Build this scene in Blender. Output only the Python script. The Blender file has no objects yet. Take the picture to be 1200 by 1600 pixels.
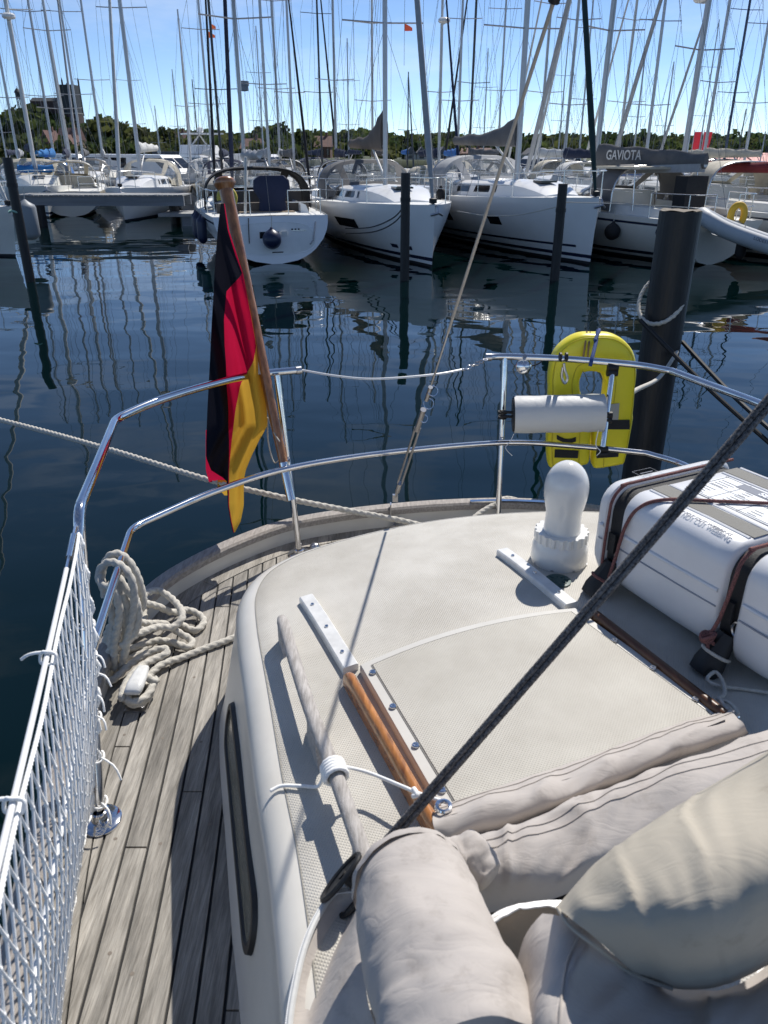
import bpy, bmesh, math, random
from mathutils import Vector, Matrix
random.seed(7)
S = bpy.context.scene
# ------------------------------------------------------------------ camera
PITCH, FPX, CAMZ = math.radians(25.2), 1200.0, 2.75
cam = bpy.data.cameras.new('Camera'); camo = bpy.data.objects.new('Camera', cam)
S.collection.objects.link(camo); S.camera = camo
cam.sensor_fit = 'VERTICAL'; cam.sensor_height = 32.0; cam.lens = 24.0
cam.clip_start = 0.05; cam.clip_end = 6000
camo.location = (0, 0, CAMZ); camo.rotation_euler = (math.radians(90) - PITCH, 0, 0)
cam.dof.use_dof = True; cam.dof.focus_distance = 4.0; cam.dof.aperture_fstop = 9.0
# ------------------------------------------------------------------ sky and sun
SUN_AZ, SUN_EL = math.radians(27), math.radians(50)      # azimuth to the right of +Y
w = bpy.data.worlds.new('World'); S.world = w; w.use_nodes = True
nt = w.node_tree; nt.nodes.clear()
sky = nt.nodes.new('ShaderNodeTexSky'); sky.sky_type = 'NISHITA'; sky.sun_disc = False
sky.sun_elevation = SUN_EL; sky.sun_rotation = SUN_AZ
sky.air_density = 1.0; sky.dust_density = 0.0; sky.ozone_density = 3.0; sky.altitude = 5000
bg = nt.nodes.new('ShaderNodeBackground'); bg.inputs['Strength'].default_value = 0.120
wo = nt.nodes.new('ShaderNodeOutputWorld')
# thin high cirrus: a pale veil mixed over the sky by stretched noise on the sky direction
tc = nt.nodes.new('ShaderNodeTexCoord'); mp = nt.nodes.new('ShaderNodeMapping')
mp.inputs['Scale'].default_value = (1.6, 1.6, 7.0)
nz = nt.nodes.new('ShaderNodeTexNoise'); nz.inputs['Scale'].default_value = 2.2
nz.inputs['Detail'].default_value = 9; nz.inputs['Roughness'].default_value = 0.6
rp = nt.nodes.new('ShaderNodeValToRGB'); rp.color_ramp.elements[0].position = 0.5
rp.color_ramp.elements[1].position = 0.78
rp.color_ramp.elements[1].color = (0.30, 0.30, 0.30, 1)
mx = nt.nodes.new('ShaderNodeMixRGB'); mx.inputs['Color2'].default_value = (7.6, 8.0, 8.4, 1)
L = nt.links.new
L(tc.outputs['Generated'], mp.inputs['Vector']); L(mp.outputs[0], nz.inputs['Vector'])
L(nz.outputs['Fac'], rp.inputs[0]); L(rp.outputs[0], mx.inputs['Fac'])
hs_ = nt.nodes.new('ShaderNodeHueSaturation'); hs_.inputs['Saturation'].default_value = 1.0; hs_.inputs['Value'].default_value = 1.0
L(sky.outputs[0], hs_.inputs['Color']); L(hs_.outputs[0], mx.inputs['Color1']); L(mx.outputs[0], bg.inputs[0]); L(bg.outputs[0], wo.inputs[0])
sl = bpy.data.lights.new('Sun', 'SUN'); so = bpy.data.objects.new('Sun', sl); S.collection.objects.link(so)
sl.energy = 4.3; sl.angle = math.radians(0.53); sl.color = (1.0, 0.955, 0.89)
sd = Vector((math.sin(SUN_AZ) * math.cos(SUN_EL), math.cos(SUN_AZ) * math.cos(SUN_EL), math.sin(SUN_EL)))
so.rotation_euler = sd.to_track_quat('Z', 'Y').to_euler()
S.view_settings.view_transform = 'Standard'; S.view_settings.look = 'None'
S.view_settings.exposure = 0.2; S.view_settings.gamma = 1.0; S.view_settings.use_curve_mapping = False

# ------------------------------------------------------------------ helpers
def ray(u, v):
    x = (u - 600) / FPX; y = (800 - v) / FPX; s, c = math.sin(PITCH), math.cos(PITCH)
    return Vector((x, c + s * y, -s + c * y))
def G(u, v, z):
    d = ray(u, v); t = (z - CAMZ) / d.z
    return Vector((d.x * t, d.y * t, z))
def GY(u, v, Y):
    d = ray(u, v); t = Y / d.y
    return Vector((d.x * t, Y, CAMZ + d.z * t))
def link(o):
    S.collection.objects.link(o); return o
def tag(o, label=None, cat=None, group=None, kind=None):
    if label: o['label'] = label
    if cat: o['category'] = cat
    if group: o['group'] = group
    if kind: o['kind'] = kind
    return o
def empty(name, loc, rz=0.0):
    o = bpy.data.objects.new(name, None); o.location = loc; o.rotation_euler = (0, 0, rz)
    o.empty_display_size = 0.1
    return link(o)
def thing(name, label, cat, loc=(0, 0, 0), rz=0.0, group=None):
    return tag(empty(name, loc, rz), label, cat, group)
def spline(pts, n=12, closed=False):
    P = [Vector(p) for p in pts]; out = []; m = len(P)
    for i in range(m if closed else m - 1):
        if closed: a, b, c, d = P[(i - 1) % m], P[i], P[(i + 1) % m], P[(i + 2) % m]
        else: a, b, c, d = P[max(i - 1, 0)], P[i], P[i + 1], P[min(i + 2, m - 1)]
        for k in range(n):
            t = k / n
            out.append(0.5 * ((2 * b) + (c - a) * t + (2 * a - 5 * b + 4 * c - d) * t * t + (3 * b - 3 * c + d - a) * t ** 3))
    if not closed: out.append(P[-1].copy())
    return out
def resample(pts, ds):
    out = [pts[0].copy()]; acc = 0.0
    for a, b in zip(pts, pts[1:]):
        l = (b - a).length
        if l < 1e-9: continue
        while acc + l >= ds:
            t = (ds - acc) / l; a = a + (b - a) * t; out.append(a.copy()); l = (b - a).length; acc = 0.0
        acc += l
    if (out[-1] - pts[-1]).length > ds * .3: out.append(pts[-1].copy())
    return out
class MB:
    def __init__(self): self.v = []; self.f = []; self.m = []
    def add(self, vs, fs, mi=0):
        o = len(self.v); self.v += [Vector(p) for p in vs]
        for q in fs: self.f.append([o + i for i in q]); self.m.append(mi)
        return self
    def box(self, c, s, R=None, mi=0):
        c = Vector(c); vs = []
        for x in (-.5, .5):
            for y in (-.5, .5):
                for z in (-.5, .5):
                    p = Vector((x * s[0], y * s[1], z * s[2])); vs.append(c + (R @ p if R else p))
        return self.add(vs, [(0, 1, 3, 2), (4, 6, 7, 5), (0, 4, 5, 1), (2, 3, 7, 6), (0, 2, 6, 4), (1, 5, 7, 3)], mi)
    def beam(self, a, b, wd, ht, up=(0, 0, 1), mi=0):
        a, b = Vector(a), Vector(b); d = (b - a); l = d.length; d.normalize(); up = Vector(up)
        s = d.cross(up).normalized(); u = s.cross(d)
        return self.box((a + b) / 2, (l, wd, ht), Matrix((d, s, u)).transposed(), mi)
    def grid(self, rows, cu=False, cv=False, mi=0, mis=None):
        n, m = len(rows), len(rows[0]); vs = [p for r in rows for p in r]; o = len(self.v)
        self.v += [Vector(p) for p in vs]
        for i in range(n if cu else n - 1):
            for j in range(m if cv else m - 1):
                a, b = i, (i + 1) % n; c, d = j, (j + 1) % m
                self.f.append([o + a * m + c, o + a * m + d, o + b * m + d, o + b * m + c])
                self.m.append(mis(i, j) if mis else mi)
        return self
    def fan(self, ring, mi=0):
        c = sum((Vector(p) for p in ring), Vector()) / len(ring); n = len(ring)
        return self.add(list(ring) + [c], [(i, (i + 1) % n, n) for i in range(n)], mi)
    def tube(self, pts, r, seg=8, cap=True, closed=False, prof=None, mi=0, ell=1.0):
        P = [Vector(p) for p in pts]; n = len(P); rings = []; fr = None
        for i in range(n):
            if closed: t = P[(i + 1) % n] - P[i - 1]
            else: t = P[min(i + 1, n - 1)] - P[max(i - 1, 0)]
            if t.length < 1e-9: t = Vector((0, 0, 1))
            t.normalize()
            if fr is None:
                a = Vector((0, 0, 1)) if abs(t.z) < .9 else Vector((0, 1, 0))
                fr = t.cross(a).normalized()
            else:
                fr = fr - t * fr.dot(t)
                if fr.length < 1e-6: fr = t.orthogonal()
                fr.normalize()
            b = t.cross(fr); R = r[i] if isinstance(r, (list, tuple)) else (r(i / (n - 1)) if callable(r) else r)
            ring = []
            for k in range(seg):
                th = 2 * math.pi * k / seg; rr = R * (prof(i, th) if prof else 1)
                ring.append(P[i] + fr * (rr * math.cos(th)) + b * (rr * math.sin(th) * ell))
            rings.append(ring)
        self.grid(rings, cu=closed, cv=True, mi=mi)
        if cap and not closed: self.fan(rings[0], mi); self.fan(rings[-1], mi)
        return self
    def lathe(self, prof, c=(0, 0, 0), seg=24, R=None, mi=0):
        c = Vector(c); rows = []
        for r, z in prof:
            row = []
            for k in range(seg):
                a = 2 * math.pi * k / seg; p = Vector((r * math.cos(a), r * math.sin(a), z))
                row.append(c + (R @ p if R else p))
            rows.append(row)
        return self.grid(rows, cv=True, mi=mi)
    def rope(self, pts, R, pitch=7.0, seg=15, lobes=3, mi=0):
        P = resample([Vector(p) for p in pts], R * .42); ph = 2 * math.pi / (pitch * R) * (R * .42)
        return self.tube(P, R, seg=seg, prof=lambda i, th: .70 + .32 * abs(math.cos(lobes / 2 * (th - ph * i))), mi=mi)
    def build(self, name, mat, parent=None, off=None, smooth=40, fix=True):
        me = bpy.data.meshes.new(name)
        if off is None: off = Vector(BASE.get(parent.name, (0, 0, 0))) if parent else Vector()
        me.from_pydata([tuple(p - Vector(off)) for p in self.v], [], self.f)
        mats = mat if isinstance(mat, (list, tuple)) else [mat]
        for q in mats: me.materials.append(q)
        if len(mats) > 1: me.polygons.foreach_set('material_index', self.m)
        if fix:
            bm = bmesh.new(); bm.from_mesh(me); bmesh.ops.remove_doubles(bm, verts=bm.verts, dist=1e-6)
            bmesh.ops.recalc_face_normals(bm, faces=bm.faces); bm.to_mesh(me); bm.free()
        if smooth:
            me.polygons.foreach_set('use_smooth', [True] * len(me.polygons))
            if smooth < 180: me.set_sharp_from_angle(angle=math.radians(smooth))
        me.update()
        o = bpy.data.objects.new(name, me); link(o)
        if parent: o.parent = parent; BASE[o.name] = tuple(off)
        return o
BASE = {}
def based(o):                          # an Empty whose parts are given in world coordinates
    BASE[o.name] = tuple(o.location); return o
def text_mesh(s, size, name, mat, parent, M4, off=(0, 0, 0), bold=0.0):
    cu = bpy.data.curves.new('t', 'FONT'); cu.body = s; cu.size = size; cu.align_x = 'CENTER'; cu.align_y = 'CENTER'
    cu.extrude = 0.0006; cu.offset = bold
    to = bpy.data.objects.new('t', cu); link(to)
    me = bpy.data.meshes.new_from_object(to.evaluated_get(bpy.context.evaluated_depsgraph_get()))
    bpy.data.objects.remove(to); bpy.data.curves.remove(cu)
    me.transform(Matrix.Translation(-Vector(off)) @ M4); me.name = name; me.materials.clear(); me.materials.append(mat)
    o = bpy.data.objects.new(name, me); link(o); o.parent = parent
    return o
# ------------------------------------------------------------------ materials
MATS = {}
def M(name, col, rough=0.5, metal=0.0, var=0.0, vscale=4.0, col2=None, stretch=None, bump=0.0, bscale=60.0, spec=0.5,
      trans=0.0, alpha=1.0, rand=0.0, detail=6, emit=None, bstretch=None, coat=0.0, sub=0.0, bdist=0.01):
    m = bpy.data.materials.new(name); m.use_nodes = True; n = m.node_tree; b = n.nodes['Principled BSDF']
    b.inputs['Base Color'].default_value = (*col, 1); b.inputs['Roughness'].default_value = rough
    b.inputs['Metallic'].default_value = metal; b.inputs['Specular IOR Level'].default_value = spec
    b.inputs['Transmission Weight'].default_value = trans; b.inputs['Alpha'].default_value = alpha
    b.inputs['Coat Weight'].default_value = coat
    if sub: b.inputs['Subsurface Weight'].default_value = sub; b.inputs['Subsurface Radius'].default_value = (.02, .02, .02)
    l = n.links.new; out = None
    if var or col2 or bump or rand:
        tc = n.nodes.new('ShaderNodeTexCoord'); mp = n.nodes.new('ShaderNodeMapping')
        l(tc.outputs['Object'], mp.inputs[0])
        if stretch: mp.inputs['Scale'].default_value = stretch
    if var or col2:
        nz = n.nodes.new('ShaderNodeTexNoise'); nz.inputs['Scale'].default_value = vscale; nz.inputs['Detail'].default_value = detail
        nz.inputs['Roughness'].default_value = .62
        l(mp.outputs[0], nz.inputs['Vector'])
        r = n.nodes.new('ShaderNodeValToRGB'); r.color_ramp.elements[0].position = .34; r.color_ramp.elements[1].position = .66
        c2 = col2 or col; v = var
        r.color_ramp.elements[0].color = (*[max(0, c * (1 - v)) for c in c2], 1)
        r.color_ramp.elements[1].color = (*[min(1, c * (1 + v)) for c in col], 1)
        l(nz.outputs['Fac'], r.inputs[0]); out = r.outputs[0]; l(out, b.inputs['Base Color'])
    if rand:
        oi = n.nodes.new('ShaderNodeObjectInfo'); hs = n.nodes.new('ShaderNodeHueSaturation')
        mr = n.nodes.new('ShaderNodeMapRange'); mr.inputs['To Min'].default_value = 1 - rand; mr.inputs['To Max'].default_value = 1 + rand
        l(oi.outputs['Random'], mr.inputs['Value']); l(mr.outputs[0], hs.inputs['Value'])
        if out: l(out, hs.inputs['Color'])
        else: hs.inputs['Color'].default_value = (*col, 1)
        l(hs.outputs[0], b.inputs['Base Color'])
    if bump:
        nb = n.nodes.new('ShaderNodeTexNoise'); nb.inputs['Scale'].default_value = bscale; nb.inputs['Detail'].default_value = 4
        if bstretch:
            m2 = n.nodes.new('ShaderNodeMapping'); m2.inputs['Scale'].default_value = bstretch
            l(tc.outputs['Object'], m2.inputs[0]); l(m2.outputs[0], nb.inputs['Vector'])
        else: l(mp.outputs[0], nb.inputs['Vector'])
        bp = n.nodes.new('ShaderNodeBump'); bp.inputs['Strength'].default_value = bump; bp.inputs['Distance'].default_value = bdist
        l(nb.outputs['Fac'], bp.inputs['Height']); l(bp.outputs[0], b.inputs['Normal'])
    MATS[name] = m; return m
gel = M('gelcoat', (.66, .64, .59), .30, var=.04, vscale=3, col2=(.62, .595, .54), bump=.03, bscale=30)
gelwhite = M('gelcoat_white', (.76, .76, .74), .3, var=.05, vscale=5)
rubberb = M('black_rubber', (.012, .012, .013), .55, var=.3, vscale=20)
caulk = M('caulking', (.012, .012, .012), .7)
steel = M('stainless', (.72, .72, .73), .10, 1.0, var=.06, vscale=30)
steelr = M('stainless_dull', (.52, .52, .53), .28, 1.0, var=.1, vscale=60)
alu = M('aluminium_track', (.72, .72, .70), .34, .0, var=.1, vscale=30)
varnish = M('varnished_teak', (.46, .19, .05), .22, var=.25, vscale=14, col2=(.24, .085, .02), stretch=(6, .8, 6), coat=.6)
staffm = M('varnished_staff', (.33, .145, .055), .3, var=.2, vscale=12, col2=(.22, .085, .03), stretch=(6, 6, .6), coat=.5)
ropew = M('rope_white', (.58, .55, .485), .85, var=.14, vscale=90, bump=.35, bscale=500)
roped = M('rope_dark', (.17, .16, .155), .9, var=.4, vscale=260, col2=(.035, .033, .033), bump=.5, bscale=700, bdist=.002)
ropered = M('rope_red', (.26, .10, .09), .85, var=.3, vscale=420, col2=(.035, .03, .03))
netm = M('net_cord', (.80, .80, .79), .7, var=.1, vscale=200)
pvc = M('white_pvc', (.80, .80, .79), .35)
def canvas_mat(name, col):
    m = M(name, col, .88, var=.05, vscale=9); n = m.node_tree; l = n.links.new; b = n.nodes['Principled BSDF']; tc = [x for x in n.nodes if x.type == 'TEX_COORD'][0]; src = b.inputs['Base Color'].links[0].from_socket
    # faint grubby marks
    st = n.nodes.new('ShaderNodeTexNoise'); st.inputs['Scale'].default_value = 13; st.inputs['Detail'].default_value = 8; st.inputs['Roughness'].default_value = .7; l(tc.outputs['Object'], st.inputs['Vector'])
    r = n.nodes.new('ShaderNodeValToRGB'); r.color_ramp.elements[0].position = .30; r.color_ramp.elements[0].color = (.70, .68, .66, 1); r.color_ramp.elements[1].position = .44; r.color_ramp.elements[1].color = (1, 1, 1, 1); l(st.outputs['Fac'], r.inputs[0])
    k = n.nodes.new('ShaderNodeMixRGB'); k.blend_type = 'MULTIPLY'; k.inputs[0].default_value = .75; l(src, k.inputs[1]); l(r.outputs[0], k.inputs[2]); l(k.outputs[0], b.inputs['Base Color'])
    # puckers and creases
    mp = n.nodes.new('ShaderNodeMapping'); mp.inputs['Rotation'].default_value = (.3, .2, .6); mp.inputs['Scale'].default_value = (1, 2.6, 1.4); l(tc.outputs['Object'], mp.inputs[0])
    a1 = n.nodes.new('ShaderNodeTexNoise'); a1.inputs['Scale'].default_value = 11; a1.inputs['Detail'].default_value = 3; a1.inputs['Distortion'].default_value = 1.2; l(mp.outputs[0], a1.inputs['Vector'])
    ab = n.nodes.new('ShaderNodeMath'); ab.operation = 'SUBTRACT'; ab.inputs[1].default_value = .5; l(a1.outputs['Fac'], ab.inputs[0]); ac = n.nodes.new('ShaderNodeMath'); ac.operation = 'ABSOLUTE'; l(ab.outputs[0], ac.inputs[0])
    wv = n.nodes.new('ShaderNodeTexNoise'); wv.inputs['Scale'].default_value = 700; l(tc.outputs['Object'], wv.inputs['Vector'])
    mu = n.nodes.new('ShaderNodeMath'); mu.operation = 'MULTIPLY_ADD'; mu.inputs[1].default_value = .05; l(wv.outputs['Fac'], mu.inputs[0]); l(ac.outputs[0], mu.inputs[2])
    bp = n.nodes.new('ShaderNodeBump'); bp.inputs['Strength'].default_value = .22; bp.inputs['Distance'].default_value = .012; l(mu.outputs[0], bp.inputs['Height']); l(bp.outputs[0], b.inputs['Normal'])
    return m
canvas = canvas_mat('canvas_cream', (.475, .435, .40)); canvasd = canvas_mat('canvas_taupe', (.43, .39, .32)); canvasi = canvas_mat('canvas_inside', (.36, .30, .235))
stitch = M('stitching', (.40, .36, .32), .9)
blackweb = M('black_webbing', (.012, .013, .015), .65, bump=.3, bscale=400)
greyweb = M('grey_webbing', (.19, .185, .165), .7, bump=.3, bscale=300)
yellow = M('yellow_vinyl', (.86, .74, .03), .38, var=.06, vscale=8, bump=.12, bscale=14, sub=.0)
pile_m = M('pile_black', (.012, .012, .014), .5, var=.5, vscale=6, stretch=(3, 3, .4), bump=.4, bscale=20)
whitecloth = M('white_roll_cloth', (.62, .62, .60), .5, bump=.3, bscale=18)
ink = M('print_ink', (.05, .06, .08), .6)
paper = M('label_paper', (.74, .77, .80), .5)
def teak_mat(name, col, col2, ang):
    m = M(name, col, 78e-2, rand=.15, var=.05, vscale=7, col2=col2, stretch=(16, 1.1, 4), bump=.4, bscale=16, bdist=.004)
    n = m.node_tree; l = n.links.new; hs = [x for x in n.nodes if x.type == 'HUE_SAT'][0]
    b = n.nodes['Principled BSDF']; tc = [x for x in n.nodes if x.type == 'TEX_COORD'][0]
    # blotchy weathering and dark knots
    nz = n.nodes.new('ShaderNodeTexNoise'); nz.inputs['Scale'].default_value = 9; nz.inputs['Detail'].default_value = 7
    nz.inputs['Roughness'].default_value = .7
    mpp = n.nodes.new('ShaderNodeMapping'); mpp.inputs['Scale'].default_value = (2.2, .3, 1); l(tc.outputs['Object'], mpp.inputs[0])
    l(mpp.outputs[0], nz.inputs['Vector'])
    r = n.nodes.new('ShaderNodeValToRGB'); r.color_ramp.elements[0].position = .33; r.color_ramp.elements[1].position = .6
    r.color_ramp.elements[0].color = (.55, .54, .52, 1); r.color_ramp.elements[1].color = (1.1, 1.09, 1.07, 1)
    l(nz.outputs['Fac'], r.inputs[0])
    # fine streaks of the open grain
    n2 = n.nodes.new('ShaderNodeTexNoise'); n2.inputs['Scale'].default_value = 30; n2.inputs['Detail'].default_value = 3
    m2 = n.nodes.new('ShaderNodeMapping'); m2.inputs['Scale'].default_value = (12, .5, 1); l(tc.outputs['Object'], m2.inputs[0]); l(m2.outputs[0], n2.inputs['Vector'])
    r2 = n.nodes.new('ShaderNodeValToRGB'); r2.color_ramp.elements[0].position = .36; r2.color_ramp.elements[1].position = .52
    r2.color_ramp.elements[0].color = (.62, .60, .57, 1); r2.color_ramp.elements[1].color = (1, 1, 1, 1); l(n2.outputs['Fac'], r2.inputs[0])
    k1 = n.nodes.new('ShaderNodeMixRGB'); k1.blend_type = 'MULTIPLY'; k1.inputs[0].default_value = 1
    k2 = n.nodes.new('ShaderNodeMixRGB'); k2.blend_type = 'MULTIPLY'; k2.inputs[0].default_value = .55
    l(hs.outputs[0], k1.inputs[1]); l(r.outputs[0], k1.inputs[2]); l(k1.outputs[0], k2.inputs[1]); l(r2.outputs[0], k2.inputs[2])
    l(k2.outputs[0], b.inputs['Base Color'])
    return m
teak = teak_mat('weathered_teak', (.41, .385, .345), (.27, .255, .23), 0)
teakrail = M('weathered_teak_rail', (.36, .325, .29), .75, var=.16, vscale=9, col2=(.30, .27, .24), stretch=(14, 2, 14), bump=.3, bscale=60)
teakbar = M('weathered_teak_bar', (.50, .47, .44), .75, var=.14, vscale=9, col2=(.36, .33, .30), stretch=(20, 2, 20), bump=.3, bscale=60)
# non-skid: moulded diagonal ribs with a worn, slightly dirty surface
def nonskid(name, col, scale, ang, strength, dirt):
    m = M(name, col, .55, var=.06, vscale=5, col2=dirt); n = m.node_tree; l = n.links.new; b = n.nodes['Principled BSDF']
    tc = n.nodes.new('ShaderNodeTexCoord'); mp = n.nodes.new('ShaderNodeMapping'); mp.inputs['Rotation'].default_value = (0, 0, ang)
    wv = n.nodes.new('ShaderNodeTexWave'); wv.wave_type = 'BANDS'; wv.bands_direction = 'X'; wv.inputs['Scale'].default_value = scale
    w2 = n.nodes.new('ShaderNodeTexWave'); w2.bands_direction = 'Y'; w2.inputs['Scale'].default_value = scale
    mu = n.nodes.new('ShaderNodeMath'); mu.operation = 'MULTIPLY'
    bp = n.nodes.new('ShaderNodeBump'); bp.inputs['Strength'].default_value = strength; bp.inputs['Distance'].default_value = .0016
    l(tc.outputs['Object'], mp.inputs[0]); l(mp.outputs[0], wv.inputs[0]); l(mp.outputs[0], w2.inputs[0])
    l(wv.outputs['Fac'], mu.inputs[0]); l(w2.outputs['Fac'], mu.inputs[1]); l(mu.outputs[0], bp.inputs['Height']); l(bp.outputs[0], b.inputs['Normal'])
    return m
nskid = nonskid('non_skid', (.56, .535, .48), 62, math.radians(20), .6, (.49, .46, .40))
hskid = nonskid('hatch_non_skid', (.50, .475, .415), 62, math.radians(26), .5, (.45, .42, .36))
# water: dark body, clear reflections, low ripples
def water_mat():
    m = bpy.data.materials.new('harbour_water'); m.use_nodes = True; n = m.node_tree; l = n.links.new; b = n.nodes['Principled BSDF']
    b.inputs['Base Color'].default_value = (.0006, .0066, .0070, 1); b.inputs['Roughness'].default_value = .0
    b.inputs['IOR'].default_value = 1.33; b.inputs['Specular IOR Level'].default_value = .5
    tc = n.nodes.new('ShaderNodeTexCoord')
    def nz(scale, st, amp, detail=2):
        mp = n.nodes.new('ShaderNodeMapping'); mp.inputs['Scale'].default_value = st; mp.inputs['Rotation'].default_value = (0, 0, .25)
        x = n.nodes.new('ShaderNodeTexNoise'); x.inputs['Scale'].default_value = scale; x.inputs['Detail'].default_value = detail
        x.inputs['Roughness'].default_value = .45; x.inputs['Distortion'].default_value = .3
        l(tc.outputs['Object'], mp.inputs[0]); l(mp.outputs[0], x.inputs['Vector'])
        k = n.nodes.new('ShaderNodeMath'); k.operation = 'MULTIPLY'; k.inputs[1].default_value = amp; l(x.outputs['Fac'], k.inputs[0]); return k
    # calm patches and patches ruffled by a breath of wind
    q = nz(.16, (1, 1, 1), 1.0, 3); rr = n.nodes.new('ShaderNodeMapRange'); rr.inputs[1].default_value = .40; rr.inputs[2].default_value = .62
    rr.inputs[3].default_value = .45; rr.inputs[4].default_value = 1.35; l(q.outputs[0], rr.inputs[0])
    a = nz(.55, (.8, 1.3, 1), .021, 1); c = nz(1.5, (.8, 1.25, 1), .0050, 1); d = nz(6.0, (.8, 1.2, 1), .0002, 1)
    s1 = n.nodes.new('ShaderNodeMath'); s2 = n.nodes.new('ShaderNodeMath'); mm = n.nodes.new('ShaderNodeMath'); mm.operation = 'MULTIPLY'
    l(c.outputs[0], s1.inputs[0]); l(d.outputs[0], s1.inputs[1]); l(s1.outputs[0], mm.inputs[0]); l(rr.outputs[0], mm.inputs[1])
    l(mm.outputs[0], s2.inputs[0]); l(a.outputs[0], s2.inputs[1])
    bp = n.nodes.new('ShaderNodeBump'); bp.inputs['Strength'].default_value = 1.0; bp.inputs['Distance'].default_value = 1.0
    l(s2.outputs[0], bp.inputs['Height']); l(bp.outputs[0], b.inputs['Normal'])
    return m
tag(MB().add([(-900, -300, 0), (900, -300, 0), (900, 2500, 0), (-900, 2500, 0)], [(0, 1, 2, 3)]).build('water', water_mat(), smooth=0), kind='structure')
# ================================================================== the yacht underfoot
DZ = 1.30
hullpts = [(-.34, -.3), (-.485, .2), (-.57, .5), (-.675, .9), (-.77, 1.34), (-.825, 1.75), (-.835, 2.02), (-.785, 2.30), (-.69, 2.485), (-.54, 2.665),
           (-.38, 2.80), (-.17, 2.89), (.05, 2.95), (.28, 2.99), (.55, 3.005), (.80, 2.965), (1.02, 2.865), (1.2, 2.69), (1.31, 2.4),
           (1.43, 1.95), (1.56, 1.4), (1.7, .7), (1.82, -.3)]
hull = [Vector((p.x, p.y)) for p in spline([(x, y, 0) for x, y in hullpts], 6)]
def normals2(pl):
    out = []
    for i in range(len(pl)):
        t = (pl[min(i + 1, len(pl) - 1)] - pl[max(i - 1, 0)]).normalized(); out.append(Vector((-t.y, t.x)))   # outward (line runs clockwise)
    return out
hn = normals2(hull)
def off2(d): return [p + n * d for p, n in zip(hull, hn)]
def P3(p, z): return Vector((p.x, p.y, z))
yacht = based(thing('sailing_yacht', 'cream and teak yacht in the foreground, seen from its own side deck', 'sailing yacht', (.3, 1.5, 0)))
# hull shell
mb = MB(); rows = []
for z, d in ((1.30, .035), (1.22, .04), (.9, .055), (.5, .04), (.12, -.03), (-.25, -.2), (-.4, -.5)):
    rows.append([P3(p, z) for p in off2(d)])
mb.grid(rows); mb.build('hull', gelwhite, yacht)
# deck (dark caulking bed) with planks as its pieces
deck = MB().add([P3(p, DZ - .006) for p in off2(.0)], [list(range(len(hull)))]).build('deck', caulk, yacht, smooth=0)
tag(deck, 'weathered grey teak side deck with black caulking')
margin_in = off2(-.085)
region = [p for p in margin_in]
def clip(poly, reg):
    m = len(reg)
    for i in range(m):
        a, b = reg[i], reg[(i + 1) % m]; e = b - a
        if e.length < 1e-6: continue
        ins = lambda p: (e.x * (p.y - a.y) - e.y * (p.x - a.x)) <= 1e-9      # region runs clockwise
        out = []
        for j in range(len(poly)):
            p, q = poly[j], poly[(j + 1) % len(poly)]; ip, iq = ins(p), ins(q)
            if ip: out.append(p)
            if ip != iq:
                d1 = e.x * (p.y - a.y) - e.y * (p.x - a.x); d2 = e.x * (q.y - a.y) - e.y * (q.x - a.x)
                t = d1 / (d1 - d2); out.append(p + (q - p) * t)
        poly = out
        if len(poly) < 3: return []
    return poly
def plank_mesh(poly, ztop, th=.006, name='plank', mat=None, parent=None):
    mbp = MB(); n = len(poly); top = [P3(p, ztop) for p in poly]; bot = [P3(p, ztop - th) for p in poly]
    c = sum(poly, Vector((0, 0))) / n
    ins = [P3(p + (c - p).normalized() * .0007, ztop) for p in poly]; mid = [P3(p, ztop - .0008) for p in poly]
    mbp.v = ins + mid + bot; mbp.f = [list(range(n))]; mbp.m = [0]
    for i in range(n):
        j = (i + 1) % n
        mbp.f += [[i, j, n + j, n + i], [n + i, n + j, 2 * n + j, 2 * n + i]]; mbp.m += [0, 0]
    return mbp.build(name, mat or teak, parent, smooth=0)
seamx = lambda i, Y: -.503 + i * .0535 - .098 * (Y - .875) - .012 * (Y - 1.6) ** 2
butts = {-1: [1.27], 0: [2.05], 1: [1.44, 2.3], 2: [.55], 3: [1.9], -2: [.7], -3: [1.6], 4: [.9], 5: [2.2], 6: [1.1]}
ROOFBASE = None
for i in range(-7, 23):
    cuts = [0.02] + butts.get(i, []) + [3.1]
    if i > 8: cuts = [1.9, 3.1]
    for a, b in zip(cuts, cuts[1:]):
        g = .0032; ys = [a + .002 + (b - a - .004) * k / 14 for k in range(15)]
        poly = [Vector((seamx(i, y) + g, y)) for y in ys] + [Vector((seamx(i + 1, y) - g, y)) for y in reversed(ys)]
        poly = clip(poly, region)
        if len(poly) >= 3 and max((p - q).length for p in poly for q in poly) > .03:
            plank_mesh(poly, DZ, parent=deck)
# margin planks along the rail, cut into lengths
mo, mi_ = off2(-.012), off2(-.081)
k = 0
while k < len(hull) - 1:
    e = min(k + 16, len(hull) - 1)
    poly = [mo[j] for j in range(k, e + 1)] + [mi_[j] for j in range(e, k - 1, -1)]
    poly[0] = poly[0].lerp(poly[1], .04); poly[-1] = poly[-1].lerp(poly[-2], .04)
    plank_mesh(poly, DZ + .001, name='margin_plank', parent=deck); k = e
# small bungs over the fastenings
bung = M('deck_bung', (.20, .17, .14), .8)
mbb = MB()
for i in range(-4, 7):
    for y in [.35 + .31 * k + .07 * ((i * 37) % 5) / 5 for k in range(8)]:
        x = (seamx(i, y) + seamx(i + 1, y)) / 2
        if random.random() < .5: mbb.add([(x + .0045 * math.cos(a), y + .0045 * math.sin(a), DZ + .0004) for a in [2 * math.pi * q / 10 for q in range(10)]], [list(range(10))])
tag(mbb.build('fastening_bung', bung, deck, smooth=0), kind='stuff')
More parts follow.
